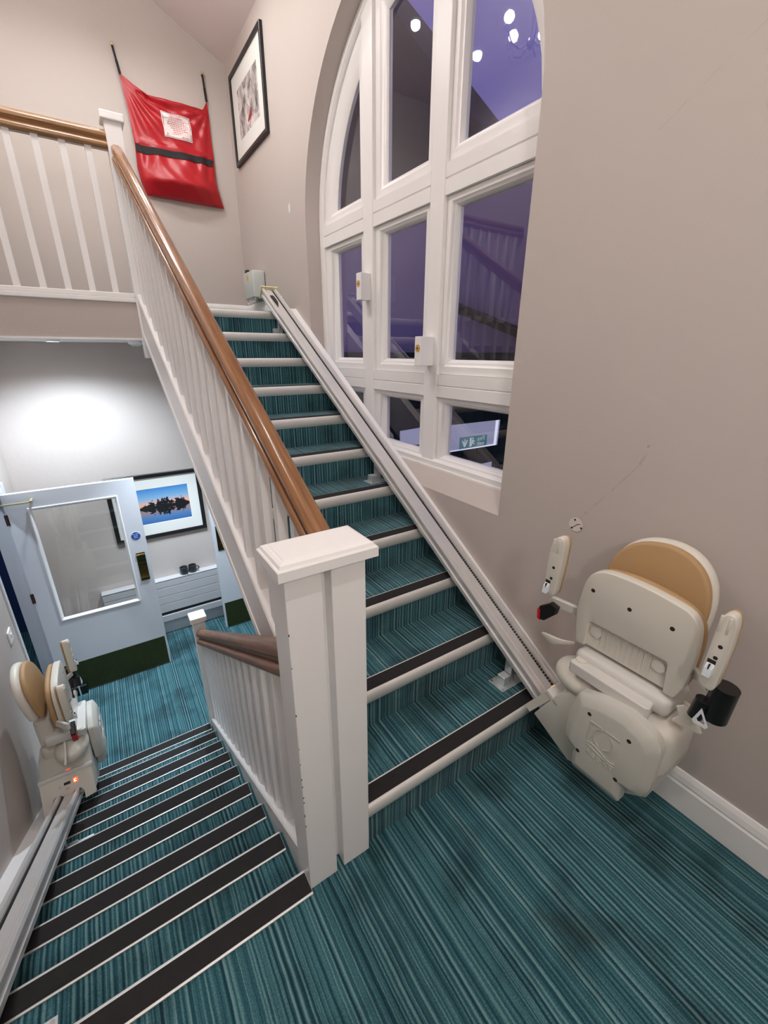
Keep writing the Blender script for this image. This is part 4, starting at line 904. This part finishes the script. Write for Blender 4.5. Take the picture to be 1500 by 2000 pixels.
# ================================================================== HALL ITEMS
def door(name, x0, x1, yf, lead_right, lab, gz=(-.640, .444), gx=None):
    z0, z1 = ZH + .008, 0.586; th = .044
    d = thing(name, (x0, yf, ZH), label=lab, kind='structure')
    gx0, gx1 = gx
    bm = B()
    O = [(x0, z0), (x1, z0), (x1, z1), (x0, z1)]; I = [(gx0, gz[0]), (gx1, gz[0]), (gx1, gz[1]), (gx0, gz[1])]
    ringx(bm, [[(x, yf, z) for x, z in I], [(x, yf, z) for x, z in O], [(x, yf + th, z) for x, z in O], [(x, yf + th, z) for x, z in I], [(x, yf, z) for x, z in I]]); bmesh.ops.remove_doubles(bm, verts=bm.verts[:], dist=1e-6)
    leaf = obj('leaf', bm, 'doorwhite', d)
    q = lambda dd: [(gx0 + dd, gz[0] + dd), (gx1 - dd, gz[0] + dd), (gx1 - dd, gz[1] - dd), (gx0 + dd, gz[1] - dd)]
    bm = B(); ringx(bm, [[(x, yf + .001, z) for x, z in q(-.008)], [(x, yf - .007, z) for x, z in q(-.005)], [(x, yf - .007, z) for x, z in q(.003)], [(x, yf + .006, z) for x, z in q(.018)], [(x, yf + .016, z) for x, z in q(.018)]]); obj('glazing_bead', bm, 'white', leaf)
    bm = B(); bm.faces.new([bm.verts.new((x, yf + .014, z)) for x, z in q(.016)]); obj('pane', bm, 'doorglass', d)
    e = x1 if lead_right else x0; s = -1 if lead_right else 1
    k0, k1 = sorted((e + s * .018, (x0 + .06) if lead_right else (x1 - .06)))
    bm = B(); box(bm, (k0, yf - .003, z0 + .004), (k1, yf - .0005, z0 + .335)); obj('kick_plate', bm, 'kick', d, label='dark bronze kick plate')
    p0, p1 = sorted((e + s * .034, e + s * .110))
    bm = B()
    prof = [(-.439, .003), (-.425, .004), (-.418, .012), (-.405, .009), (-.398, .004), (-.30, .0035), (-.185, .004), (-.178, .009), (-.165, .012), (-.158, .004), (-.142, .003)]
    vs0 = [bm.verts.new((p0, yf - h, z)) for z, h in prof]; vs1 = [bm.verts.new((p1, yf - h, z)) for z, h in prof]
    for i in range(len(prof) - 1): bm.faces.new((vs0[i], vs1[i], vs1[i + 1], vs0[i + 1]))
    obj('push_plate', bm, 'brass', d, label='dark brass push plate', smooth=1.2)
    c = e + s * .077
    bm = B(); cyl(bm, (c, yf - .0005, .035), (c, yf - .002, .035), .040, n=32); sg = obj('sign', bm, 'signwhite', d, label='round blue fire door sign')
    bm = B(); cyl(bm, (c, yf - .002, .035), (c, yf - .003, .035), .0375, n=32); obj('sign_face', bm, 'bluesign', sg)
    for i, t in enumerate(('Fire door', 'keep', 'shut')):
        tb = text_bm(t, .019, .0003, basis((c, yf - .0034, .054 - i * .018), (1, 0, 0), (0, 0, 1), (0, -1, 0))); obj('lettering', tb, 'signwhite', sg)
    h = x0 if lead_right else x1
    for z in (.375, -.36, -1.15):
        bm = B(); cyl(bm, (h - s * -.004, yf - .006, z - .045), (h - s * -.004, yf - .006, z + .045), .008, n=10); box(bm, (h - .012, yf - .004, z - .045), (h + .012, yf + .002, z + .045)); obj('hinge', bm, 'bronze', d)
    return d
d1 = door('door_1', -.790, .147, 3.480, True, 'white glazed fire door standing open in the hall, behind the small stairlift chair', gx=(-.640, -.012))
door('door_2', .797, 1.600, 3.770, False, 'second white fire door, mostly hidden behind the stair string', gx=(.955, 1.47))
# overhead closer arm on door 1
bm = B(); box(bm, (-.80, 3.395, .515), (-.595, 3.412, .527)); box(bm, (-.606, 3.395, .522), (-.590, 3.49, .532)); obj('closer_arm', bm, 'closer', d1, label='brass closer arm')
# door retainer on the floor
rtn = thing('door_retainer', (-.66, 3.45, ZH), label='black door retainer on the hall floor by the open door', cat='door stop')
bm = B(); box(bm, (-.735, 3.435, ZH + .002), (-.60, 3.476, ZH + .10), .012); obj('housing', bm, 'black', rtn)
bm = B(); box(bm, (-.668, 3.430, ZH), (-.658, 3.4352, ZH + .11)); obj('strip', bm, 'signwhite', rtn)
# radiator in a slatted cabinet
rd = thing('radiator', (.35, 4.03, ZH + .2), label='long low white radiator casing of horizontal boards on the hall wall', cat='radiator')
rx0, rx1, ry = -.345, 1.15, 4.0
bm = B(); box(bm, (rx0, ry, -.763), (rx1, YBL - .001, -.755)); box(bm, (rx0, ry, -.775), (rx1, ry + .012, -.756)); obj('top_board', bm, 'rad', rd)
bm = B(); box(bm, (rx0, ry + .02, -1.274), (rx0 + .02, YBL - .04, -.764)); obj('side_panel', bm, 'rad', rd)
bm = B(); box(bm, (rx0 + .02, ry + .014, -1.27), (rx1, ry + .020, -.776)); obj('core', bm, 'frameblack', rd)
zz = [-.776, -.847, -.954, -1.053, -1.160]
for a, b in zip(zz, zz[1:]):
    bm = B(); box(bm, (rx0 + .001, ry, b + .004), (rx1, ry + .0135, a - .001), .003); obj('slat', bm, 'rad', rd)
bm = B(); box(bm, (rx0 + .001, ry - .006, -1.276), (rx1, ry + .0135, -1.196), .004); obj('slat', bm, 'rad', rd)
# two mugs on it
def mug(x, y, ang, lab):
    z = -.755
    t = thing('mug', (x, y, z), label=lab, cat='mug', group='charcoal mugs on the radiator')
    bm = B(); lathe(bm, (x, y, z), [(.030, 0), (.040, .012), (.043, .045), (.043, .086), (.039, .087), (.038, .04), (.034, .012), (.002, .010)], 24); obj('cup', bm, 'mug', t, smooth=math.radians(50))
    bm = B(); d = Vector((math.cos(ang), math.sin(ang), 0)); c = Vector((x, y, z))
    tube(bm, [c + d * .040 + Vector((0, 0, .072)), c + d * .060 + Vector((0, 0, .070)), c + d * .071 + Vector((0, 0, .052)), c + d * .066 + Vector((0, 0, .032)), c + d * .041 + Vector((0, 0, .022))], .006, 8); obj('handle', bm, 'mug', t, smooth=1.2)
mug(.478, 4.055, math.radians(-62), 'left of two charcoal mugs on the radiator top, handle towards the stairs')
mug(.572, 4.058, math.radians(-18), 'right of two charcoal mugs on the radiator top, handle to the right')
# light switch on the left wall, hall downlights, smoke detector
sw = thing('light_switch', (XL, 2.49, -.13), label='small white light switch on the left wall beside the doorway', cat='switch')
bm = B(); box(bm, (XL, 2.445, -.175), (XL + .010, 2.535, -.085), .003); obj('plate', bm, 'white', sw)
bm = B(); box(bm, (XL + .010, 2.48, -.145), (XL + .016, 2.50, -.115), .001); obj('rocker', bm, 'signwhite', sw)
def downlight(x, y, z, lab, lens, power, col, spot=2.5, grp=None, size=.04, real=True):
    t = thing('downlight', (x, y, z), label=lab, cat='ceiling light', group=grp)
    bm = B(); lathe(bm, (x, y, z), [(.050, 0), (.050, -.006), (.044, -.012), (.038, -.012), (.037, -.003)], 28); obj('rim', bm, 'white', t, smooth=.6)
    bm = B(); cyl(bm, (x, y, z - .0042), (x, y, z - .0105), .036, n=24); obj('lens', bm, lens, t)
    lamp('downlight_lamp', (x, y, z - .03), power, col, 'SPOT', size, spot, .7, parent=t)
    return t
downlight(-.19, 3.36, 1.745, 'lit round downlight under the upper landing, above the hall door', 'lenscool', LIGHT_HALL, COOL, 2.6)
downlight(.66, 3.10, 1.745, 'added hall downlight, out of view behind the stair string', 'lenscool', LIGHT_HALL * 1.7, COOL, 1.45)  # extra lamp added to brighten the hall floor and doors
downlight(-1.5, 2.75, 1.745, 'added unseen downlight in the navy side room beyond the doorway', 'lenscool', LIGHT_HALL * .45, COOL, 2.7)  # lamp added so the far door jamb is lit
sm = thing('smoke_detector', (.335, 3.10, 1.70), label='round white smoke detector under the landing beside the stair string', cat='smoke detector')
bm = B(); lathe(bm, (.335, 3.10, 1.745), [(.052, 0), (.052, -.012), (.047, -.026), (.036, -.030)], 28); obj('base', bm, 'white', sm, smooth=.5)
bm = B(); lathe(bm, (.335, 3.10, 1.715), [(.033, 0), (.033, -.008), (.024, -.012)], 24); obj('sensor', bm, 'boxgrey', sm)

# ================================================================== CEILING LIGHTS ABOVE THE STAIR (mirrored in the window), ADDED LIGHTS AT THE HALF LANDING
downlight(.48, 3.30, ZC, 'recessed downlight over the upper landing, middle of its row', 'lens', LIGHT_DOWN, NEUTRAL, 2.7, 'upper ceiling downlights')
downlight(-.30, 3.30, ZC, 'recessed downlight over the upper landing, leftmost of its row', 'lens', LIGHT_DOWN, NEUTRAL, 2.7, 'upper ceiling downlights')
downlight(.93, 3.30, ZC, 'recessed downlight over the upper landing, nearest the window wall', 'lens', LIGHT_DOWN, NEUTRAL, 2.7, 'upper ceiling downlights')
downlight(-.45, -1.2, ZC, 'added unseen downlight over the half landing, by the left wall', 'lens', LIGHT_LANDING, WARM, 2.6, 'added half landing downlights')  # this pair is added to lift the dim landing and newel front
downlight(.30, -1.2, ZC, 'added unseen downlight over the half landing, by the window wall', 'lens', LIGHT_LANDING, WARM, 2.6, 'added half landing downlights')
sc_ = thing('fill_light', (-.05, YF, 2.5), label='opal fill light added on the unseen wall facing the stairs', cat='fill light')  # unseen lamp added behind the camera to brighten the newel front
bm = B(); cyl(bm, (-.05, YF, 2.5), (-.05, YF + .03, 2.5), .06, n=24); obj('back_plate', bm, 'chrome', sc_)
bm = B(); ellipsoid(bm, (-.05, YF + .11, 2.5), (.085, .075, .085)); obj('shade', bm, 'lens', sc_, smooth=1.0)
lamp('fill_lamp', (-.05, YF + .22, 2.5), LIGHT_FILL, WARM, 'POINT', .09, parent=sc_)
cd = thing('chandelier', (.15, 2.2, ZC), label='small crystal chandelier hanging over the stairwell, mirrored in the arched window', cat='chandelier')
c = Vector((.15, 2.2, 4.02))
bm = B(); cyl(bm, (c.x, c.y, ZC), (c.x, c.y, ZC - .03), .06, .05, n=20); cyl(bm, (c.x, c.y, ZC - .03), (c.x, c.y, c.z - .1), .008, n=8); ellipsoid(bm, (c.x, c.y, c.z - .05), (.035, .035, .05), 16, 10); obj('stem', bm, 'chrome', cd)
for i in range(5):
    a = 2 * math.pi * i / 5 + .35; d = Vector((math.cos(a), math.sin(a), 0))
    bm = B(); tube(bm, [c + d * .03 + Vector((0, 0, -.06)), c + d * .10 + Vector((0, 0, -.10)), c + d * .17 + Vector((0, 0, -.07)), c + d * .20], .007, 8); ar = obj('arm', bm, 'chrome', cd)
    bm = B(); lathe(bm, c + d * .20, [(.012, 0), (.045, .010), (.048, .016), (.012, .020), (.012, .045)], 20); obj('drip_pan', bm, 'crystal', ar)
    bm = B(); ellipsoid(bm, c + d * .20 + Vector((0, 0, .075)), (.017, .017, .034), 14, 10); obj('bulb', bm, 'bulb', ar)
    for k in range(3):
        p = c + d * (.17 + .03 * k) + Vector((0, 0, -.05 - .05 * (k % 2))); obj('crystal', ellipsoid(B(), p, (.009, .009, .022), 8, 6), 'crystal', ar)
    lamp('bulb_lamp', c + d * .20 + Vector((0, 0, .075)), LIGHT_CHANDELIER, WARM, 'POINT', .035, parent=cd)

# ================================================================== OUTSIDE AT DUSK
bm = B(); box(bm, (1.95, -8, -1.9), (26, 22, -1.7)); obj('ground_yard', bm, 'outdark', kind='structure')
hs = thing('neighbouring_house', (5.0, 5.0, -1.7), label='neighbouring rendered house with dark slated gable seen through the window', cat='house')
bm = B(); box(bm, (4.6, 2.0, -1.7), (5.2, 12.0, 4.05)); obj('wall', bm, 'housewall', hs)
bm = B(); prism(bm, [(3.66, 4.052), (12.0, 4.052), (12.0, 9.0), (8.6, 9.0), (5.6, 5.98), (4.75, 5.08), (4.18, 4.50)], 'x', 4.55, 5.2); obj('gable', bm, 'slate', hs)
bm = B(); prism(bm, [(4.3, 2.38), (2.6, 1.84), (2.6, 1.75), (4.3, 2.28)], 'x', 4.42, 4.60); obj('lean_to_verge', bm, 'outdark', hs)
bm = B(); box(bm, (4.35, -2.0, -1.7), (4.599, 12.0, 1.672)); obj('plinth_wall', bm, 'outdark', hs)
lw = thing('exit_sign_stand_in', (3.5, 2.6, .5), label='made-up glowing panels outside, standing in for the reversed fire exit sign in the lower panes', cat='sign')  # glowing panels added outside for the reversed exit sign showing in the panes
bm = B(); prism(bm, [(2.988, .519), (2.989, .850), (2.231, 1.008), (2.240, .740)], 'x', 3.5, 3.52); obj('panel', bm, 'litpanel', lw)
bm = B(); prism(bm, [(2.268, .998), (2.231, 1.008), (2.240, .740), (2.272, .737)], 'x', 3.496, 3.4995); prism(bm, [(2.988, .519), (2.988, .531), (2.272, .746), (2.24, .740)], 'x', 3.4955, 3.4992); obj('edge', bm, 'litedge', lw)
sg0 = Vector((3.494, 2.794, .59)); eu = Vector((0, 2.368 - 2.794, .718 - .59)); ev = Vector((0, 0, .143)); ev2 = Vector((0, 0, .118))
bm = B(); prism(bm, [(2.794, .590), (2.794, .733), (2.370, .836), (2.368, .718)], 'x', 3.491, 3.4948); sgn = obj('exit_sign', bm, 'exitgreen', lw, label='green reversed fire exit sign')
eh = eu.normalized()
def mirror_text(s, u, v, size):
    o = sg0 + eu * u + Vector((0, 0, .13 * v)) + Vector((-.005, 0, 0))
    return text_bm(s, size, .0005, basis(o, -eh, (0, 0, 1), (-1, 0, 0)))
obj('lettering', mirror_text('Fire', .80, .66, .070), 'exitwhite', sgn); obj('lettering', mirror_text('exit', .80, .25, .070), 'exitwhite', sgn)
def sgp(u, v): p = sg0 + eu * u + Vector((0, 0, .13 * v)); return (p.y, p.z)
bm = B()
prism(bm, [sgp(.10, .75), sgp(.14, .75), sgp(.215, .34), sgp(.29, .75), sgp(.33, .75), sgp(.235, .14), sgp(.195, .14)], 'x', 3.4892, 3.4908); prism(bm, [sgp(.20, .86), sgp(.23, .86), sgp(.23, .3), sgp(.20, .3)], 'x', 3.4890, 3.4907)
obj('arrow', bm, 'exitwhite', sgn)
bm = B()
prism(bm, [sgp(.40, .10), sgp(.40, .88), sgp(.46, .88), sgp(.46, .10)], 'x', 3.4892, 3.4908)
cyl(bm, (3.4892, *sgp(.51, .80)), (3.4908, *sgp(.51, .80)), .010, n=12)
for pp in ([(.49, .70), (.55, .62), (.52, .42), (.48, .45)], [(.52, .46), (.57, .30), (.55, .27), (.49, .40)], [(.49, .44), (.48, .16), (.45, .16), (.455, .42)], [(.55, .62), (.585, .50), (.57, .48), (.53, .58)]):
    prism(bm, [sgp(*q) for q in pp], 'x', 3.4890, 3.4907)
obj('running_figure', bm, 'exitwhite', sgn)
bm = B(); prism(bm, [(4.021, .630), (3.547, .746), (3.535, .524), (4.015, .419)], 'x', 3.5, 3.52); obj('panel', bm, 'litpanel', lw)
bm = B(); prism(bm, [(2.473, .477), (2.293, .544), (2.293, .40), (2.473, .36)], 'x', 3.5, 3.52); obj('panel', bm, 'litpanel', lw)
bm = B(); cyl(bm, (3.55, 2.6, -1.7), (3.55, 2.6, .62), .03, n=10); cyl(bm, (3.55, 3.8, -1.7), (3.55, 3.8, .5), .03, n=10); box(bm, (3.53, 2.25, .45), (3.57, 4.0, .50)); obj('stand', bm, 'outdark', lw)
